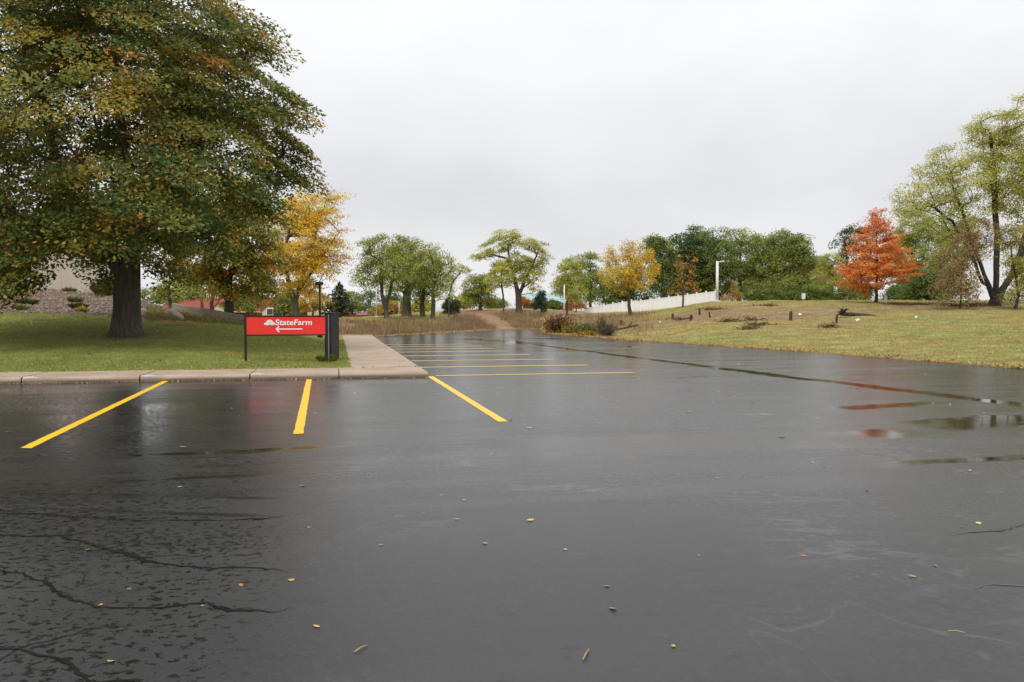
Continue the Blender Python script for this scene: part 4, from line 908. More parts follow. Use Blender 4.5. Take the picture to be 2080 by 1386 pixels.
# river stones of the bank
r = np.random.default_rng(120); n = 9000; px = r.uniform(-260, 330, n); D = r.uniform(36, 54, n)
k = D > np.interp(px, [-700, 0, 130, 258, 350], [38, 38, 38, 37, 36]) + .1; px, D = px[k], D[k]; X = (px - CX) / F * D; n = len(X)
c = np.stack([X, D, gz(X, D)], 1); s = r.uniform(.04, .13, n)
oct_ = np.array([[1, 0, 0], [-1, 0, 0], [0, 1, 0], [0, -1, 0], [0, 0, .7], [0, 0, -.7]], float); of = np.array([[0, 2, 4], [2, 1, 4], [1, 3, 4], [3, 0, 4], [2, 0, 5], [1, 2, 5], [3, 1, 5], [0, 3, 5]])
ang = r.uniform(0, 6.28, n); o_ = oct_[None] * s[:, None, None] * r.uniform(.6, 1.4, (n, 6, 1)); xr = o_[..., 0] * np.cos(ang)[:, None] - o_[..., 1] * np.sin(ang)[:, None]; yr = o_[..., 0] * np.sin(ang)[:, None] + o_[..., 1] * np.cos(ang)[:, None]
v = c[:, None] + np.stack([xr, yr, o_[..., 2]], -1)
f = (np.arange(n)[:, None, None] * 6 + of[None]).reshape(-1, 3)
cc = np.repeat(pick([((.19, .145, .115), 4), ((.12, .092, .075), 3), ((.28, .23, .19), 1.6), ((.19, .115, .075), 2.4)], n, r), 6, 0)
tag(link('river_stones', npmesh('river_stones', v.reshape(-1, 3), f, 3, cc), M_STONE), 'tan and grey stones covering the bank below the beige building', None, None, 'stuff')

def tuft(name, label, px, D, w, h, pal, seed, group=None, n=170):
    r = np.random.default_rng(seed); b = on(px, D); a = r.uniform(0, 6.28, n); q = r.random(n) ** .5
    base = np.stack([np.cos(a) * q * w * .25, np.sin(a) * q * w * .25, np.full(n, -.03)], 1); tip = np.stack([np.cos(a) * q * w * .5, np.sin(a) * q * w * .5, h * (1.1 - .6 * q) * r.uniform(.6, 1.1, n)], 1)
    e = np.stack([-np.sin(a), np.cos(a), np.zeros(n)], 1) * .022; mid = (base + tip) / 2 + [0, 0, h * .15]
    v = np.stack([base - e, base + e, mid + e * .8, tip, mid - e * .8], 1).reshape(-1, 3); c = np.repeat(pick(pal, n, r) * r.uniform(.7, 1.3, (n, 1)), 5, 0)
    o = link(name, npmesh(name, v, np.arange(5 * n).reshape(n, 5), 5, c * 1.6), M_BLADE); o.location = b; tag(o, label, 'plant', group); return o
TG = 'plants on the stone bank'
gr = [((.15, .15, .05), 3), ((.25, .20, .08), 2), (OLV, 2)]
tuft('ornamental_grass', 'dark green clump on the left of the stone bank', 55, 42.5, 1.3, .45, [(DKG, 3), (OLV, 1)], 130, TG)
tuft('ornamental_grass', 'pale grass tuft against the beige wall foot, left', 50, 52.3, .9, .4, gr, 131, TG)
tuft('ornamental_grass', 'pale grass tuft against the middle of the beige wall', 143, 51.3, 1.0, .42, gr, 132, TG)
tuft('ornamental_grass', 'green clump below the middle of the beige wall', 154, 44.5, 1.0, .4, [(OLV, 2), (LIM, 1)], 133, TG)
tuft('ornamental_grass', 'dark twiggy clump on the stone bank near the big trunk', 160, 40.8, 1.1, .42, [(BRN, 2), (DKG, 2)], 134, TG)
tuft('ornamental_grass', 'yellow flowering clump on the lawn edge near the big trunk', 167, 39.0, .8, .35, [(YEL, 2), (LIM, 2)], 135, TG)
tuft('ornamental_grass', 'olive tuft at the lower left of the stone bank', 42, 39.2, .9, .35, [(OLV, 2), (YG, 1)], 136, TG)
tuft('ornamental_grass', 'tall green grass by the building corner behind the trunk', 215, 51, 1.9, 1.3, [(OLV, 2), (LIM, 2), (YG, 1)], 137, TG, 300)
tuft('ornamental_grass', 'yellow-green weed clump beside the pale boulder', 372, 38.5, 1.0, .5, [(YG, 2), (LIM, 1)], 138)
tuft('grass_clump', 'long uncut grass round the foot of the sign posts', 664, 24.4, .75, .30, [(OLV, 2), ((.12, .16, .03), 3)], 139, None, 220)

# ---------------------------------------------------------------- direction sign
RZ = AX
pL = np.array([P(497, 733, 23.7)[0], 23.7]); Lsg = 2.33
def sg(a, z, out=0.0):
    q = pL + V * a - U * out; return np.array([q[0], q[1], z])
zL = gz1(*pL); rootS = empty('direction_sign', (pL[0], pL[1], zL))
tag(rootS, 'red panel sign with white logo, name and left arrow on dark posts', 'sign')
def part(mb, name, mat, root, smooth=False, label=None):
    o = mb.build(name, mat, root, smooth); o.location = -Vector(root.location)
    if label: o['label'] = label
    return o
ZT, ZB = 1.50, .915
part(MB().box(sg(.03, (zL - .2 + ZT) / 2), (.065, .065, ZT - zL + .2), RZ, .006), 'post', M_DARK, rootS)
zR = gz1(*(pL + V * Lsg)); part(MB().box(sg(Lsg - .03, (zR - .2 + ZT) / 2), (.065, .065, ZT - zR + .2), RZ, .006), 'post', M_DARK, rootS)
mb = MB(); W_ = Lsg - .13
mb.box(sg(Lsg / 2, ZT - .02), (W_, .075, .04), RZ, .004); mb.box(sg(Lsg / 2, ZB + .018), (W_, .075, .036), RZ, .004)
part(mb, 'frame', M_DARK, rootS)
pan = part(MB().box(sg(Lsg / 2, (ZT + ZB) / 2), (W_, .045, ZT - ZB - .08), RZ), 'panel', M_RED, rootS)
# lettering: real text turned into a mesh; rounded, bold and slanted
def text_mesh(body, size, offset, shear):
    cu = bpy.data.curves.new('lettering', 'FONT'); cu.body = body; cu.size = size; cu.offset = offset; cu.shear = shear; cu.extrude = .004; cu.space_character = 1.0
    to = bpy.data.objects.new('lettering', cu); COL.objects.link(to)
    dg = bpy.context.evaluated_depsgraph_get(); dg.update(); me = bpy.data.meshes.new_from_object(to.evaluated_get(dg)); bpy.data.objects.remove(to); return me
Msign = Matrix.Translation(Vector(sg(0, 0, .030))) @ Matrix.Rotation(RZ, 4, 'Z') @ Matrix.Rotation(R(90), 4, 'X')
def onsign(me, name, mat, a, z, dz=0.0):
    me.transform(Matrix.Translation(Vector((a, z, dz)))); me.transform(Msign); me.transform(Matrix.Translation(-Vector(rootS.location)))
    o = link(name, me, mat, rootS); return o
M_WLET = simple('white_vinyl_letter', (.82, .82, .80), .5, .3, .04, 4)
tw = text_mesh('StateFarm', .225, .0042, .10)
xs = [v.co.x for v in tw.vertices]; wtx = max(xs) - min(xs); tw.transform(Matrix.Diagonal((1.03 / wtx, 1.02, 1, 1)))
onsign(tw, 'lettering', M_WLET, .86 - min(xs) * 1.03 / wtx, 1.222)
def ell(a, b, n=36, th=0.004):
    ps = [(math.cos(i / n * 2 * math.pi) * a, math.sin(i / n * 2 * math.pi) * b) for i in range(n)]
    mb = MB().prism(ps, -th, th); me = bpy.data.meshes.new('emblem'); me.from_pydata(mb.v, [], mb.f); return me
lx, lz = .705, 1.292
for k, (dx, dz) in enumerate(((0, .036), (-.072, -.034), (.072, -.034))):
    o = onsign(ell(.086, .048), 'emblem', M_WLET, lx + dx, lz + dz, .0012 * k)
    o['label'] = ['upper', 'lower left', 'lower right'][k] + ' oval of the white three-oval emblem'
    ring = ell(.066, .031); onsign(ring, 'emblem_ring', M_RED, lx + dx, lz + dz, .006 + .0012 * k); o2 = onsign(ell(.0625, .0275), 'emblem_core', M_WLET, lx + dx, lz + dz, .009 + .0012 * k)
mb = MB(); az = 1.105; hw = .017
def bar2(p, q, w):
    p = np.array(p); q = np.array(q); d = (q - p) / np.linalg.norm(q - p); n_ = np.array([-d[1], d[0]]) * w
    pts = [p + n_, q + n_] + [q + d * w * math.cos(t) * 1 + n_ * math.sin(t) for t in np.linspace(1.2, -1.2, 5)] + [q - n_, p - n_] + [p - d * w * math.cos(t) - n_ * math.sin(t) for t in np.linspace(1.2, -1.2, 5)]
    mb.prism([tuple(x) for x in pts[::-1]], -.004, .004)
bar2((.90, az), (1.60, az), hw); mb2_ = mb; 
for s in (1, -1):
    o_n = len(mb.v); bar2((.885, az), (.96, az + s * .075), hw)
    for i in range(o_n, len(mb.v)): mb.v[i] = (mb.v[i][0], mb.v[i][1], mb.v[i][2] + .0015 * s)
me = bpy.data.meshes.new('arrow'); me.from_pydata(mb.v, [], mb.f); onsign(me, 'arrow', M_WLET, 0, 0)
# tall dark cabinet post standing beside it
pc = np.array([P(669.5, 722, 24.9)[0], 24.9]); zc = gz1(*pc); rootC = empty('sign_cabinet', (pc[0], pc[1], zc)); tag(rootC, 'tall narrow black sign cabinet seen edge-on right of the red sign', 'sign cabinet')
mb = MB().box((pc[0], pc[1] + .35, (zc + .04 + 1.55) / 2), (.20, .95, 1.55 - zc - .04), R(-2), .012); part(mb, 'cabinet', M_DARK, rootC)
part(MB().box((pc[0], pc[1] + .35, 1.565), (.215, .97, .03), R(-2), .006), 'cap', M_DARK, rootC)
part(MB().box((pc[0], pc[1] + .35, zc - .05), (.15, .85, .18), R(-2), .006), 'foot', M_GREY, rootC)
pg = sg(Lsg + .028, 0); zg = gz1(pg[0], pg[1]); 
part(MB().box((pg[0], pg[1], (zg - .1 + 1.52) / 2), (.03, .05, 1.52 - zg + .1), RZ), 'post_channel', M_GREY, rootS, label='thin galvanised channel on the right post')

# ---------------------------------------------------------------- lamps and poles
def lamp_post(label, px, D, top, w, arm, mat, head, group=None):
    b = on(px, D); zt = P(px, top, D)[2]; root = empty('lamp_post', b); tag(root, label, 'lamp post', group)
    part(MB().box((b[0], b[1], b[2] + .05), (w * 2.2, w * 2.2, .14), 0, .02), 'base_plate', mat, root)
    part(MB().tube([b + [0, 0, .1], np.array([b[0], b[1], zt])], [w * .5, w * .44], 10), 'pole', mat, root, True)
    if head == 'arm':
        part(MB().box((b[0] + arm * .35, b[1], zt - .06), (arm * .9, .07, .07), 0, .01), 'arm', mat, root)
        part(MB().box((b[0] + arm * .72, b[1], zt - .02), (arm * .62, .34, .11), 0, .03), 'lamp_head', mat, root)
    elif head == 'box':
        part(MB().box((b[0], b[1] - .12, zt + .05), (.42, .62, .17), R(15), .03), 'lamp_head', mat, root)
    else:
        part(MB().box((b[0], b[1], zt + .02), (w * 1.2, w * 1.2, .05), 0, .01), 'cap', mat, root)
    return root
lamp_post('white square lamp post with a short arm at the fence end', 1456, 84, 531, .30, .66, M_WHITEP, 'arm')
lamp_post('dark short lamp post with box head behind the red sign', 650, 46, 578, .12, 0, M_DARK, 'box')
lamp_post('slim white pole before the compact yellow-green tree', 1146, 88, 579, .17, 0, M_WHITEP, 'cap')
lamp_post('tall slim white pole left of the two-stemmed locust', 765, 78, 576, .13, 0, M_WHITEP, 'cap')
lamp_post('shorter white pole right of the two-stemmed locust', 811, 84, 614, .11, 0, M_WHITEP, 'cap')

# ---------------------------------------------------------------- white vinyl fence
rootF = empty('vinyl_fence', on(1300, 100)); tag(rootF, 'long white vinyl fence rising up the slope behind the gold tree', 'fence')
fx = np.linspace(1188, 1453, 15); FD = np.linspace(112, 95, 15)
ftop = np.interp(fx, [1188, 1284, 1300, 1455], [626, 611, 611, 591.5])
for i in range(14):
    a = P(fx[i], ftop[i], FD[i]); b = P(fx[i + 1], ftop[i + 1], FD[i + 1]); d = b - a; L = math.hypot(d[0], d[1]); rz = math.atan2(d[1], d[0])
    zt = (a[2] + b[2]) / 2; c = (a + b) / 2; mb = MB(); bot = zt - 2.2
    nb = 12
    for j in range(nb):
        s = (j + .5) / nb; q = a + d * s; mb.box((q[0], q[1], (q[2] - .04 + bot) / 2), (L / nb - .012, .03, q[2] - .04 - bot), rz, .004)
    dirv = d / np.linalg.norm(d); up_ = np.array([0, 0, 1.0])
    for zz_ in (-.05, -1.95):
        nrm = np.array([-d[1], d[0], 0]) / L * .035
        prof = [a + nrm + up_ * (zz_ - .07), a - nrm + up_ * (zz_ - .07), a - nrm + up_ * (zz_ + .05), a + nrm + up_ * (zz_ + .05)]
        mb.extrude(prof, d * .02, d * .98)
    part(mb, 'fence_panel', M_WHITE, rootF)
for i in range(15):
    a = P(fx[i], ftop[i], FD[i]); mb = MB().box((a[0], a[1], a[2] - 1.05), (.13, .13, 2.3), .2, .008); mb.box((a[0], a[1], a[2] + .13), (.17, .17, .07), .2, .025)
    part(mb, 'fence_post', M_WHITE, rootF)

# ---------------------------------------------------------------- timber retaining wall, boulder
rootW = empty('retaining_wall', on(430, 42.5)); tag(rootW, 'weathered grey timber retaining wall sloping down behind the red sign', 'retaining wall')
wp = [(352, 44.0, 616), (368, 43.6, 620), (420, 42.2, 627), (470, 41.2, 636.5), (497, 40.7, 641.5), (530, 40.2, 647), (560, 39.8, 652)]
for row in range(4):
    mb = MB()
    for (x0, d0, y0), (x1, d1, y1) in zip(wp[:-1], wp[1:]):
        a = P(x0, y0, d0); b = P(x1, y1, d1); d = b - a; n_ = np.array([-d[1], d[0], 0]) / math.hypot(d[0], d[1]) * .09
        z0 = -.005 - row * .2; off = -n_ * (.12 * row * .3)
        prof = [a + n_ + off + [0, 0, z0 - .19], a - n_ + off + [0, 0, z0 - .19], a - n_ + off + [0, 0, z0], a + n_ + off + [0, 0, z0]]
        mb.extrude(prof, d * .004, d * .996)
    part(mb, 'timber_course', M_TIMBER, rootW)
def rock(name, label, cat, c, dims, seed, mat, rz=0.0, ry=0.0):
    r = np.random.default_rng(seed); vs = []; fs = []; nu, nv = 16, 10
    ph = r.uniform(0, 6, 6)
    for i in range(nv + 1):
        th = math.pi * i / nv
        for j in range(nu):
            a = 2 * math.pi * j / nu; q = np.array([math.sin(th) * math.cos(a), math.sin(th) * math.sin(a), math.cos(th)])
            s = 1 + .14 * math.sin(3 * q[0] + ph[0]) * math.sin(2.5 * q[1] + ph[1]) + .10 * math.sin(5 * q[2] + ph[2] + 2 * q[0]) + .05 * math.sin(9 * q[1] + ph[3])
            q = np.sign(q) * np.abs(q) ** .85 * s; vs.append(q * np.array(dims) / 2)
    for i in range(nv):
        for j in range(nu): fs.append((i * nu + j, (i + 1) * nu + j, (i + 1) * nu + (j + 1) % nu, i * nu + (j + 1) % nu))
    o = MB().add(vs, fs).build(name, mat, None, True); o.location = c; o.rotation_euler = (0, ry, rz); tag(o, label, cat); return o
M_BOULD = simple('boulder_stone', (.40, .33, .27), .85, .2, .25, 2.5, bump=.6, bscale=9)
c = on(352, 37.6); rock('boulder', 'long pale boulder lying on the soil left of the timber wall', 'boulder', c + [0.05, 0, .22], (.92, .6, .40), 3, M_BOULD, 0, R(30))
c = on(293, 39.5); rock('boulder', 'small pale rock right beside the big maple trunk', 'boulder', c + [0, 0, .1], (.35, .3, .4), 4, M_BOULD)

# ---------------------------------------------------------------- buildings
# beige building on the bank
bl = P(-420, 585, 54); br = P(226, 596, 53.0); rootB = empty('beige_building', (br[0], br[1], 2.4)); tag(rootB, 'beige flat-roofed building with a red roof band behind the big maple', 'building')
dB = br - bl; LB = math.hypot(dB[0], dB[1]); rB = math.atan2(dB[1], dB[0]); nB = np.array([-math.sin(rB), math.cos(rB), 0]); eB = np.array([math.cos(rB), math.sin(rB), 0])
zt = P(150, 514, 53.2)[2]
cB = (bl + br) / 2 + nB * 1.9
part(MB().box((cB[0], cB[1], (1.8 + zt) / 2), (LB, 3.8, zt - 1.8), rB), 'wall', M_BEIGE, rootB)
part(MB().box((cB[0], cB[1], zt + .17), (LB + .12, 3.92, .34), rB, .02), 'roof_band', M_RED, rootB)
mb = MB()
for i in range(1, 13):
    q = bl + eB * (LB * i / 13) - nB * .004; mb.box((q[0], q[1], (1.8 + zt) / 2), (.025, .012, zt - 1.8 - .01), rB)
part(mb, 'panel_joint', simple('joint', (.42, .37, .30), .8, .2, .1), rootB)
# long restaurant-like house with red roof and cream gables
def gable_house(label, cat, pts, D, depth, roofm, wallm, gables, eave, ridge, zb=-.8):
    x0, x1 = pts; a = P(x0, eave, D); b = P(x1, eave, D); zr = P(x0, ridge, D)[2]; ze = a[2]; c = (a + b) / 2; root = empty('gabled_house', (c[0], c[1], zb)); tag(root, label, cat)
    L = b[0] - a[0]
    part(MB().box((c[0], D + depth / 2, (zb + ze) / 2), (L - .6, depth - .8, ze - zb)), 'wall', wallm, root)
    prof = [np.array([0, D - .35, ze - .12]), np.array([0, D + depth / 2, zr]), np.array([0, D + depth + .35, ze - .12]), np.array([0, D + depth + .35, ze - .02 - .2]), np.array([0, D - .35, ze - .32])]
    part(MB().extrude(prof, (a[0] - .3, 0, 0), (b[0] + .3, 0, 0)), 'roof', roofm, root)
    part(MB().box((c[0], D - .40, ze - .2), (L + .5, .08, .16)), 'fascia', M_CREAM, root)
    for (gx0, gx1, gtop, gbot, win) in gables:
        Dg = D - 2.2; p = P(gx0, gbot, Dg); q = P(gx1, gbot, Dg); t = P((gx0 + gx1) / 2, gtop, Dg); mid = (p + q) / 2
        prof = [np.array([p[0], 0, zb]), np.array([q[0], 0, zb]), np.array([q[0], 0, p[2]]), np.array([mid[0], 0, t[2]]), np.array([p[0], 0, p[2]])]
        part(MB().extrude(prof, (0, Dg + .1, 0), (0, Dg + 4.5, 0)), 'gable', M_CREAM, root)
        mb = MB()
        for s in (p, q):
            k = np.array([s[0] + (-.3 if s is p else .3), 0, s[2] - .25]); v_ = np.array([0, 0, .16])
            mb.extrude([k, np.array([mid[0], 0, t[2] + .02]), np.array([mid[0], 0, t[2] + .2]), k + v_], (0, Dg - .1 - (.003 if s is p else 0), 0), (0, Dg + 4.4, 0))
        part(mb, 'gable_roof', roofm, root)
        if win:
            wq = P((gx0 + gx1) / 2 - 1, gbot + 3.5, Dg); fr = part(MB().box((wq[0], Dg + .08, wq[2]), (1.9, .1, .95), 0, .01), 'window', M_WHITEP, root)
            o = part(MB().box((wq[0] - .43, Dg + .02, wq[2]), (.8, .03, .8)).box((wq[0] + .43, Dg + .02, wq[2]), (.8, .03, .8)), 'pane', M_GLASS, root); o.parent = fr; o.location = (0, 0, 0); 
            for v in o.data.vertices: v.co -= Vector(root.location)
            fr.location = -Vector(root.location); o.location = Vector(root.location)
            part(MB().box((mid[0], Dg + .07, (t[2] + p[2]) / 2 - .05), (1.1, .06, .28), 0, .01), 'gable_panel', M_REDROOF, root, label='small red panel in the gable')
    return root
gable_house('red roofed house with two cream gables beyond the timber wall', 'house', (322, 592), 120, 11, M_REDROOF, M_BRICK, [(532, 578, 613, 630, True), (425, 462, 616, 632, False)], 631, 603)
gable_house('low brown roofed house behind the red wall', 'house', (702, 745), 150, 8, simple('brown_roof', (.20, .14, .12), .85, .2, .2, 5), M_BRICK, [], 641, 634)
# red wall along the road
a = P(664, 640, 116); b = P(790, 641.5, 122); d = b - a; rw = empty('red_wall', ((a[0] + b[0]) / 2, (a[1] + b[1]) / 2, a[2] - 1)); tag(rw, 'long low red wall seen between the sign cabinet and the locusts', 'wall')
rzw = math.atan2(d[1], d[0]); Lw = math.hypot(d[0], d[1]); cw = (a + b) / 2
part(MB().box((cw[0], cw[1], cw[2] - .75), (Lw, .25, 1.5), rzw), 'wall', M_REDWALL, rw); part(MB().box((cw[0], cw[1], cw[2] + .03), (Lw + .1, .34, .07), rzw, .01), 'coping', M_REDWALL, rw)
# teal roofed building
tl = P(1060, 605, 170); tr = P(1165, 605, 170); roott = empty('teal_building', ((tl[0] + tr[0]) / 2, 170, 1)); tag(roott, 'pale teal roofed building far behind the wide locust', 'building')
zE, zR_ = P(0, 613, 170)[2], P(0, 595, 170)[2]; c = (tl + tr) / 2
part(MB().box((c[0], 176, (1 + zE) / 2), (tr[0] - tl[0] - .6, 11, zE - 1)), 'wall', M_BRICK, roott)
part(MB().extrude([np.array([0, 169.5, zE]), np.array([0, 176, zR_]), np.array([0, 182.5, zE]), np.array([0, 182.5, zE - .3]), np.array([0, 169.5, zE - .3])], (tl[0], 0, 0), (tr[0], 0, 0)), 'roof', M_TEAL, roott)
# grey roof behind the wood
gl = P(1640, 535, 134); grr = P(1700, 535, 134); rg = empty('grey_house', ((gl[0] + grr[0]) / 2, 134, 2.6)); tag(rg, 'grey shingled house roof peeping over the right end of the wood', 'house')
zE, zR_ = gl[2], P(0, 516, 134)[2]; c = (gl + grr) / 2
part(MB().box((c[0], 139, (2.4 + zE) / 2), (grr[0] - gl[0] - .6, 9, zE - 2.4)), 'wall', M_BRICK, rg)
part(MB().extrude([np.array([0, 133.8, zE]), np.array([0, 139, zR_]), np.array([0, 144.2, zE]), np.array([0, 144.2, zE - .25]), np.array([0, 133.8, zE - .25])], (gl[0], 0, 0), (grr[0], 0, 0)), 'roof', M_ROOFG, rg)
part(MB().box((c[0] - 1.2, 138, zR_ + .2), (.7, .7, 1.2)), 'chimney', M_BRICK, rg)

# bright pole sign beyond the house front
b = on(565, 92); b[2] = min(b[2], .6); zs = P(565, 597, 92)[2]; root = empty('pole_sign', b); tag(root, 'bright white sign box on a dark pole before the cream gable', 'sign')
part(MB().box((b[0], b[1], (b[2] + zs) / 2), (.85, .4, zs - b[2] - .3), 0, .02), 'pole', M_DARK, root)
m, nt, out = newmat('lit_sign'); g = N(nt); em = g.n('ShaderNodeEmission'); em.inputs[0].default_value = (.95, .9, 1, 1); em.inputs[1].default_value = 1.3; g.l(em.outputs[0], out.inputs[0])
part(MB().box((b[0], b[1] - .05, zs), (1.45, .5, .62), R(8), .03), 'sign_box', m, root)
part(MB().box((b[0], b[1] + .1, zs - .02), (1.6, .35, .72), R(8), .03), 'sign_frame', M_DARK, root)
# feather flag near the spruce
b = on(684, 80); b[2] = P(684, 651, 80)[2]; root = empty('feather_flag', b); tag(root, 'small red and yellow flag on a white foot beside the spruce', 'flag')
part(MB().tube([b, b + [.15, 0, .85]], [.02, .015], 6), 'pole', M_WHITEP, root); part(MB().box(b + [0, 0, .04], (.42, .42, .1), 0, .02), 'foot', M_WHITEP, root)
fl_ = [np.array([.02, 0, .15]), np.array([-.12, 0, .2]), np.array([0, 0, .55]), np.array([.12, 0, .6])]; part(MB().extrude([p + b for p in fl_], (0, -.03, 0), (0, -.005, 0)), 'flag_cloth', simple('flag_red', (.7, .06, .03), .6, .2, .1), root)
fl_ = [np.array([.0, 0, .56]), np.array([.12, 0, .61]), np.array([.15, 0, .86]), np.array([.07, 0, .8])]; part(MB().extrude([p + b for p in fl_], (0, -.03, 0), (0, -.005, 0)), 'flag_tip', simple('flag_yellow', (.8, .45, .03), .6, .2, .1), root)
# small sign and post on the far lawn
b = on(1631, 88); root = empty('yard_sign', b); tag(root, 'small white sign leaning on a post on the far lawn', 'sign')
part(MB().tube([b - [0, 0, .1], b + [.05, 0, .75]], [.03, .03], 6), 'post', M_WHITEP, root); o = part(MB().box(b + [0, -.05, .55], (.40, .03, .62), R(10), .004), 'panel', M_WHITEP, root)
b = on(1798, 73); o = MB().box((0, 0, .32), (.17, .17, .72), .2, .02).box((0, 0, .70), (.12, .12, .05), .2, .02).build('marker_post', M_WHITEP); o.location = b; tag(o, 'short white marker post right of the orange-red maple trunk', 'post')

# ---------------------------------------------------------------- stumps, brush and litter on the field
M_STUMP = simple('stump_wood', (.075, .052, .036), .9, .15, .4, 6, bump=.8, bscale=12)
def stump(label, px, py_b, D, w, h, lean, seed):
    r = np.random.default_rng(seed); b = on(px, D); n = 9; mb = MB()
    pts = [b - [0, 0, .12], b + [0, 0, .05], b + np.array([lean * .5, 0, h * .6]), b + np.array([lean, 0, h])]
    mb.tube(pts, [w * .52, w * .42, w * .36, w * .34], n)
    for i in range(2 * n, len(mb.v)): mb.v[i] = tuple(np.array(mb.v[i]) + r.normal(0, w * .09, 3))
    o = MB(); o.v = [tuple(np.array(v) - b) for v in mb.v]; o.f = mb.f; o = o.build('tree_stump', M_STUMP, None, False); o.location = b; tag(o, label, 'stump', 'stumps on the cleared field'); return o
stump('upright dark stump nearest the middle of the cleared field', 1606, 645, 56, .26, .62, .02, 1)
stump('narrow dark stump in front of the uprooted log', 1699, 656, 51, .17, .55, .06, 2)
stump('stump just left of the lamp post foot among brown brush', 1421, 632, 67, .22, .55, -.03, 3)
stump('short stump below the brown brush left of the lamp post', 1403, 640, 62, .26, .45, .03, 4)
stump('small leaning stump right of the short brushy one', 1442, 640, 62, .18, .42, -.05, 5)
stump('small stump below the white fence', 1366, 640, 68, .24, .42, .02, 6)
stump('squat stump between the fence and the broken branch', 1262, 642, 66, .34, .40, .02, 7)
def brush(name, label, cat, px, D, w, h, n, seed, pal, leaf=0, lpal=None, elong=1.0, rad=.018):
    r = np.random.default_rng(seed); b = on(px, D); root = empty(name, b); tag(root, label, cat); mb = MB()
    for i in range(n):
        p0 = b + np.array([r.normal(0, w * .22) * elong, r.normal(0, w * .2), r.uniform(.0, h * .35)]); a = r.uniform(0, 6.28); L = r.uniform(.35, 1) * w * .7; upv = r.uniform(-.05, .9) * h
        p2 = p0 + np.array([math.cos(a) * L * elong, math.sin(a) * L, upv]); p1 = (p0 + p2) / 2 + r.normal(0, .08, 3) + [0, 0, .05]
        k = rad * r.uniform(.5, 2.0); mb.tube([p0, p1, p2], [k, k * .7, k * .3], 5)
        for _ in range(2):
            q = p1 + (p2 - p1) * r.random(); mb.tube([q, q + r.normal(0, .14, 3) + [0, 0, .1]], [k * .4, k * .15], 4)
    part(mb, 'branches', pal, root)
    if leaf:
        cen = b + np.stack([r.normal(0, w * .38, leaf) * elong, r.normal(0, w * .3, leaf), np.abs(r.normal(h * .42, h * .28, leaf))], 1)
        v, f, k, c = leaf_arrays(cen, r.normal(0, 1, (leaf, 3)) + [0, 0, .6], r.uniform(.08, .2, leaf), pick(lpal, leaf, r) * r.uniform(.6, 1.3, (leaf, 1)), r)
        link('leaves', npmesh('leaves', v - b, f, k, c), M_LEAF, root)
    return root
brush('brush_pile', 'rusty brush pile at the lot corner with brown leaves', 'brush pile', 1133, 62, 1.5, 1.35, 90, 1, M_STUMP, 1700, [(RST, 3), ((.28, .15, .075), 3), (GLD, 1), (BRN, 2)], 1.0)
brush('brush_pile', 'small yellow-leaved bush right of the rusty brush pile', 'brush pile', 1160, 60.5, .8, .75, 30, 2, M_STUMP, 500, [(GLD, 3), (YEL, 2), (RST, 1)], 1.0)
brush('brush_pile', 'low green-leaved cut branches between the two brush piles', 'brush pile', 1190, 57.5, 1.1, .75, 40, 3, M_STUMP, 800, [((.14, .19, .07), 3), (LIM, 3), (GLD, .6)], 1.3)
brush('brush_pile', 'yellow leaf clump at the edge of the asphalt', 'brush pile', 1193, 54.3, .7, .35, 16, 4, M_STUMP, 330, [(GLD, 3), (YEL, 2)], 1.4)
brush('brush_pile', 'grey heap of cut twigs and roots near the asphalt', 'brush pile', 1233, 53.6, .85, .85, 130, 5, simple('grey_twig', (.12, .09, .075), .9, .1, .4, 8), 0, None, 1.0, .022)
brush('brush_pile', 'dark upright twigs behind the grey heap', 'brush pile', 1224, 57.5, .7, 1.3, 30, 6, M_STUMP, 60, [(OLV, 2)], .8, .02)
# broken branch
b = on(1268, 58); root = empty('broken_branch', b); tag(root, 'long dark broken branch lying right of the twig heap', 'branch'); mb = MB()
mb.tube([b + [-1.0, 0, .08], b + [-.3, .1, .14], b + [.35, .15, .3], b + [1.0, .1, .42]], [.03, .06, .08, .07], 7); mb.tube([b + [.3, .15, .28], b + [.55, .2, .6], b + [.62, .2, .95]], [.05, .035, .015], 6); mb.tube([b + [-.2, .1, .15], b + [-.7, -.2, .3]], [.03, .01], 5)
part(mb, 'limb', M_STUMP, root, True)
b = on(1735, 56); root = empty('uprooted_log', b); tag(root, 'dark uprooted log with a raised root plate on the field', 'log'); mb = MB()
mb.tube([b + [-.75, 0, .15], b + [0, .05, .12], b + [.9, .1, .08], b + [1.5, .1, .05]], [.14, .12, .08, .04], 8); part(mb, 'log', M_STUMP, root, True)
mb = MB(); r = np.random.default_rng(8)
for i in range(18): 
    a = r.uniform(-.6, 2.4); mb.tube([b + [-.7, 0, .15], b + np.array([-.75 - .15 * math.cos(a), r.normal(0, .2), .2 + .25 * math.sin(a)]), b + np.array([-.75 - .3 * math.cos(a), r.normal(0, .3), .2 + r.uniform(.3, .55) * math.sin(a)])], [.06, .04, .012], 5)
part(mb, 'root_plate', M_STUMP, root)
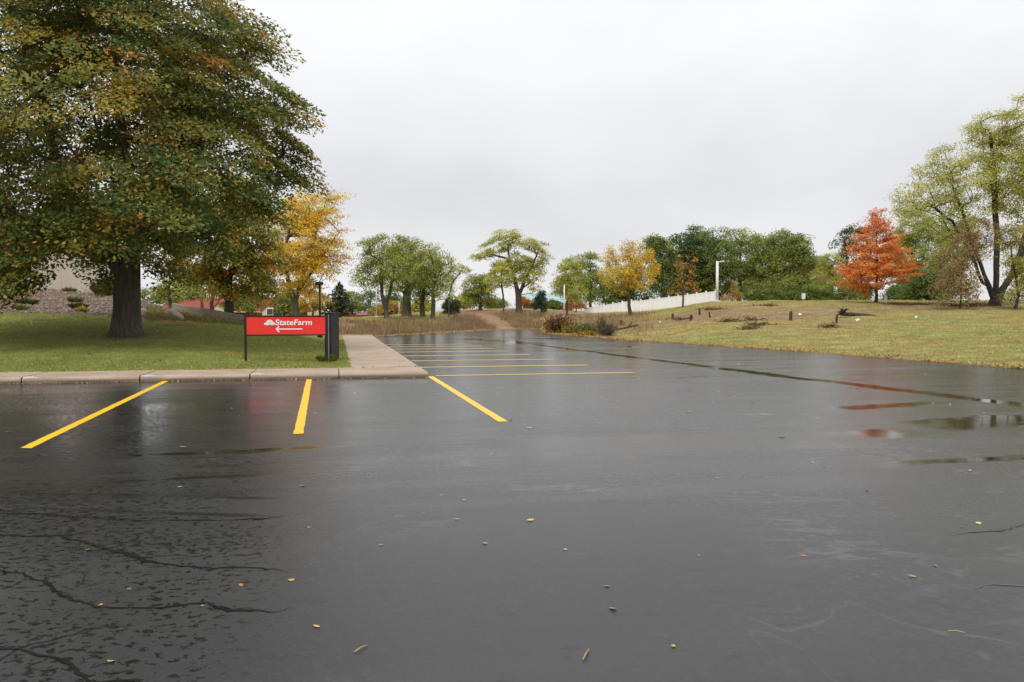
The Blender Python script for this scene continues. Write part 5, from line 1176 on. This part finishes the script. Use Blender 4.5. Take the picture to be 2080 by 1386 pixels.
for i, (px, D, w, lab) in enumerate(((1450, 71, 1.3, 'dark brush on the crest left of the lamp post'), (1385, 64, 1.3, 'brown twig scatter below the fence middle'), (1545, 52.5, 1.1, 'brown twig scatter on the left of the cleared field'), (1520, 50, .9, 'small dark twig scatter nearest the lot on the cleared field'), (1560, 72, 1.4, 'dark twigs on the crest under the wood'), (1480, 57, 1.3, 'long low twigs in the middle of the cleared slope'), (1855, 68, 2.6, 'long brown windrow of twigs in front of the far lawn'), (1960, 64, 2.8, 'brown windrow of twigs at the foot of the multi-stemmed tree'), (1690, 48, .8, 'reddish twig patch below the narrow stump'), (1530, 57.5, .9, 'twig scatter between the crest and the slope'))):
    brush('twig_scatter', lab, 'twigs', px, D, w, .17, int(20 * w), 20 + i, M_STUMP, int(60 * w), [((.26, .17, .10), 3), ((.20, .125, .075), 3), (RST, 1)], 1.4, .016)
for i, (px, D, lab) in enumerate(((1626, 60, 'white paper scrap highest on the cleared field'), (1742, 50.5, 'white paper scrap below the uprooted log'), (1861, 52, 'white paper scrap on the right of the field'), (1342, 63, 'white paper scrap below the white fence'))):
    r = np.random.default_rng(200 + i); b = on(px, D); q = [(-.09, -.06, .02), (.0, -.08, .07), (.1, -.05, .03), (.09, .06, .10), (0, .08, .04), (-.1, .05, .12)]
    o = MB().add([np.array(p) * 1.2 + r.normal(0, .02, 3) + [0, 0, .08] for p in q] + [(0, 0, .24)], [(i_, (i_ + 1) % 6, 6) for i_ in range(6)]).build('paper_scrap', M_WHITEP); o.location = b; tag(o, lab, 'litter', 'white scraps on the field')

# ---------------------------------------------------------------- single fallen leaves on the asphalt
def leaf_mesh(kind, seed, colr):
    r = np.random.default_rng(seed)
    if kind == 'lobed':
        ang = np.linspace(0, 2 * math.pi, 15)[:-1]; rad = np.where(np.arange(14) % 2 == 0, 1.0, .5) * np.array([1, 1, .9, 1, .8, .9, .55, .6, .55, .9, .8, 1, .9, 1]) * r.uniform(.85, 1.1, 14)
        vs = [(0, 0, .10)] + [(math.cos(a) * q * .5, math.sin(a) * q * .46, .04 + .24 * r.random() * q * abs(math.sin(a))) for a, q in zip(ang, rad)]
        fs = [(0, i + 1, (i + 1) % 14 + 1) for i in range(14)]
    else:
        t = np.linspace(-1, 1, 7); wv = .26 * (1 - t ** 2) ** .7
        vs = [(x * .5, 0, .03 + .10 * x * x) for x in t] + [(x * .5, w_, .06 + .10 * x * x + .25 * w_) for x, w_ in zip(t, wv)] + [(x * .5, -w_, .06 + .10 * x * x + .18 * w_) for x, w_ in zip(t, wv)]
        fs = [(i, i + 1, 8 + i, 7 + i) for i in range(6)] + [(i + 1, i, 14 + i, 15 + i) for i in range(6)]
    n0 = len(vs); vs += [(-.45, -.012, .05), (-.45, .012, .05), (-.78, .01, .10)]; fs += [(n0, n0 + 1, n0 + 2)]
    me = bpy.data.meshes.new('fallen_leaf'); me.from_pydata(vs, [], fs); me.materials.append(simple('leaf_' + kind + str(seed), colr, .4, .4, .25, 4)); return me
LM = {'orange': [leaf_mesh('lobed', 1, (.42, .17, .035)), leaf_mesh('oval', 2, (.42, .19, .05))], 'yellow': [leaf_mesh('lobed', 3, (.55, .36, .06)), leaf_mesh('oval', 4, (.58, .42, .10))], 'brown': [leaf_mesh('lobed', 5, (.30, .15, .06)), leaf_mesh('oval', 6, (.27, .13, .07))]}
special = {(614, 988): ('orange', .105, 'large curled orange leaf at the edge of the dark left asphalt'), (372, 909): ('orange', .11, 'largest orange leaf below the left stall lines'), (592, 1180): ('yellow', .075, 'pale yellow-green leaf at the end of the long wet crack'),
           (643, 1274): ('yellow', .05, 'small bright yellow leaf low in the left foreground'), (1077, 1058): ('yellow', .085, 'cream oval leaf alone in the middle of the asphalt'), (1148, 1117): ('yellow', .055, 'bright yellow leaf just right of the middle of the asphalt'),
           (1369, 1314): ('yellow', .05, 'yellow leaf lowest in the right foreground'), (1853, 1172): ('orange', .06, 'orange oval leaf in the right foreground'), (1075, 870): ('yellow', .10, 'pale leaf just past the end of the corner stall line'),
           (1588, 888): ('brown', .13, 'tan leaf beside the sheen of water at right'), (180, 1118): ('orange', .065, 'narrow orange leaf beside the upper left crack'), (1037, 854): ('yellow', .10, 'yellow leaf touching the tip of the corner stall line')}
spots = [(382, 880), (365, 990), (318, 946), (261, 1198), (205, 1230), (827, 980), (897, 1007), (943, 1017), (860, 1043), (928, 1056), (773, 1108), (984, 1105), (1632, 1130), (530, 860), (423, 803), (692, 877), (557, 870), (237, 824), (920, 886), (998, 923), (1192, 784), (1195, 800), (1395, 838), (1447, 819), (1483, 803), (1530, 819), (1580, 827), (1400, 837), (1493, 807), (1460, 796), (1651, 940), (1675, 949), (1614, 956), (1457, 972), (1970, 957), (1760, 997), (1954, 1071), (1987, 1064), (1338, 927), (1245, 1238), (1233, 1192), (2068, 795), (2050, 830), (2010, 768), (1740, 790), (1695, 796), (1560, 756), (627, 1072), (2000, 840), (1930, 822), (1985, 812), (1290, 900), (1210, 860), (1370, 795), (1540, 790), (1660, 850), (1860, 870), (1895, 820), (470, 830), (160, 790), (60, 830), (15, 878), (340, 815), (300, 850), (120, 870), (640, 840), (760, 850), (720, 800), (835, 855), (1120, 775), (1010, 800), (950, 790), (1105, 745), (1010, 733), (905, 750), (980, 757), (1230, 750), (1300, 770), (1350, 745), (1260, 730), (1420, 730), (1500, 740), (1620, 745), (1700, 745), (1800, 765), (1880, 760), (820, 700), (870, 705), (930, 712), (960, 700), (1900, 1150), (1075, 760), (1420, 1130), (1310, 1040), (490, 1190), (410, 1232), (225, 1345), (1480, 880), (1820, 940)]
lr = np.random.default_rng(300)
def put_leaf(px, py, col, size, label, group=None):
    size *= .82; p = G(px, py); me = LM[col][lr.integers(2)]; o = bpy.data.objects.new('fallen_leaf', me); COL.objects.link(o)
    o.location = (p[0], p[1], .003); o.scale = (size, size, size * .6); o.rotation_euler = (lr.normal(0, .12), lr.normal(0, .12), lr.uniform(0, 6.28)); tag(o, label, 'leaf', group)
for (px, py), (c, s, lab) in special.items(): put_leaf(px, py, c, s, lab, 'leaves lying singly on the asphalt')
for px, py in spots:
    c = ['orange', 'orange', 'brown', 'yellow'][lr.integers(4)]; D = G(px, py)[1]
    put_leaf(px, py, c, float(np.clip(lr.uniform(.035, .07) if D < 12 else lr.uniform(.06, .11), .03, .12)), 'small %s fallen leaf lying on the wet asphalt' % c, 'small %s leaves strewn over the asphalt' % c)
M_STRAW = simple('straw', (.40, .26, .11), .6, .3, .2, 5)
for i, (a, b, lab) in enumerate((((720, 1327), (746, 1313), 'tan pine straw near the bottom left of the middle'), ((1184, 1343), (1197, 1321), 'thin straw standing across the bottom middle'), ((1926, 1284), (1960, 1288), 'pale twig in the right foreground'))):
    p, q = G(*a), G(*b); mid = (p + q) / 2; o = MB().tube([p - mid + [0, 0, .006], [0, 0, .012], q - mid + [0, 0, .007]], [.0035, .004, .002], 5).build('straw', M_STRAW); o.location = mid; tag(o, lab, 'twig')
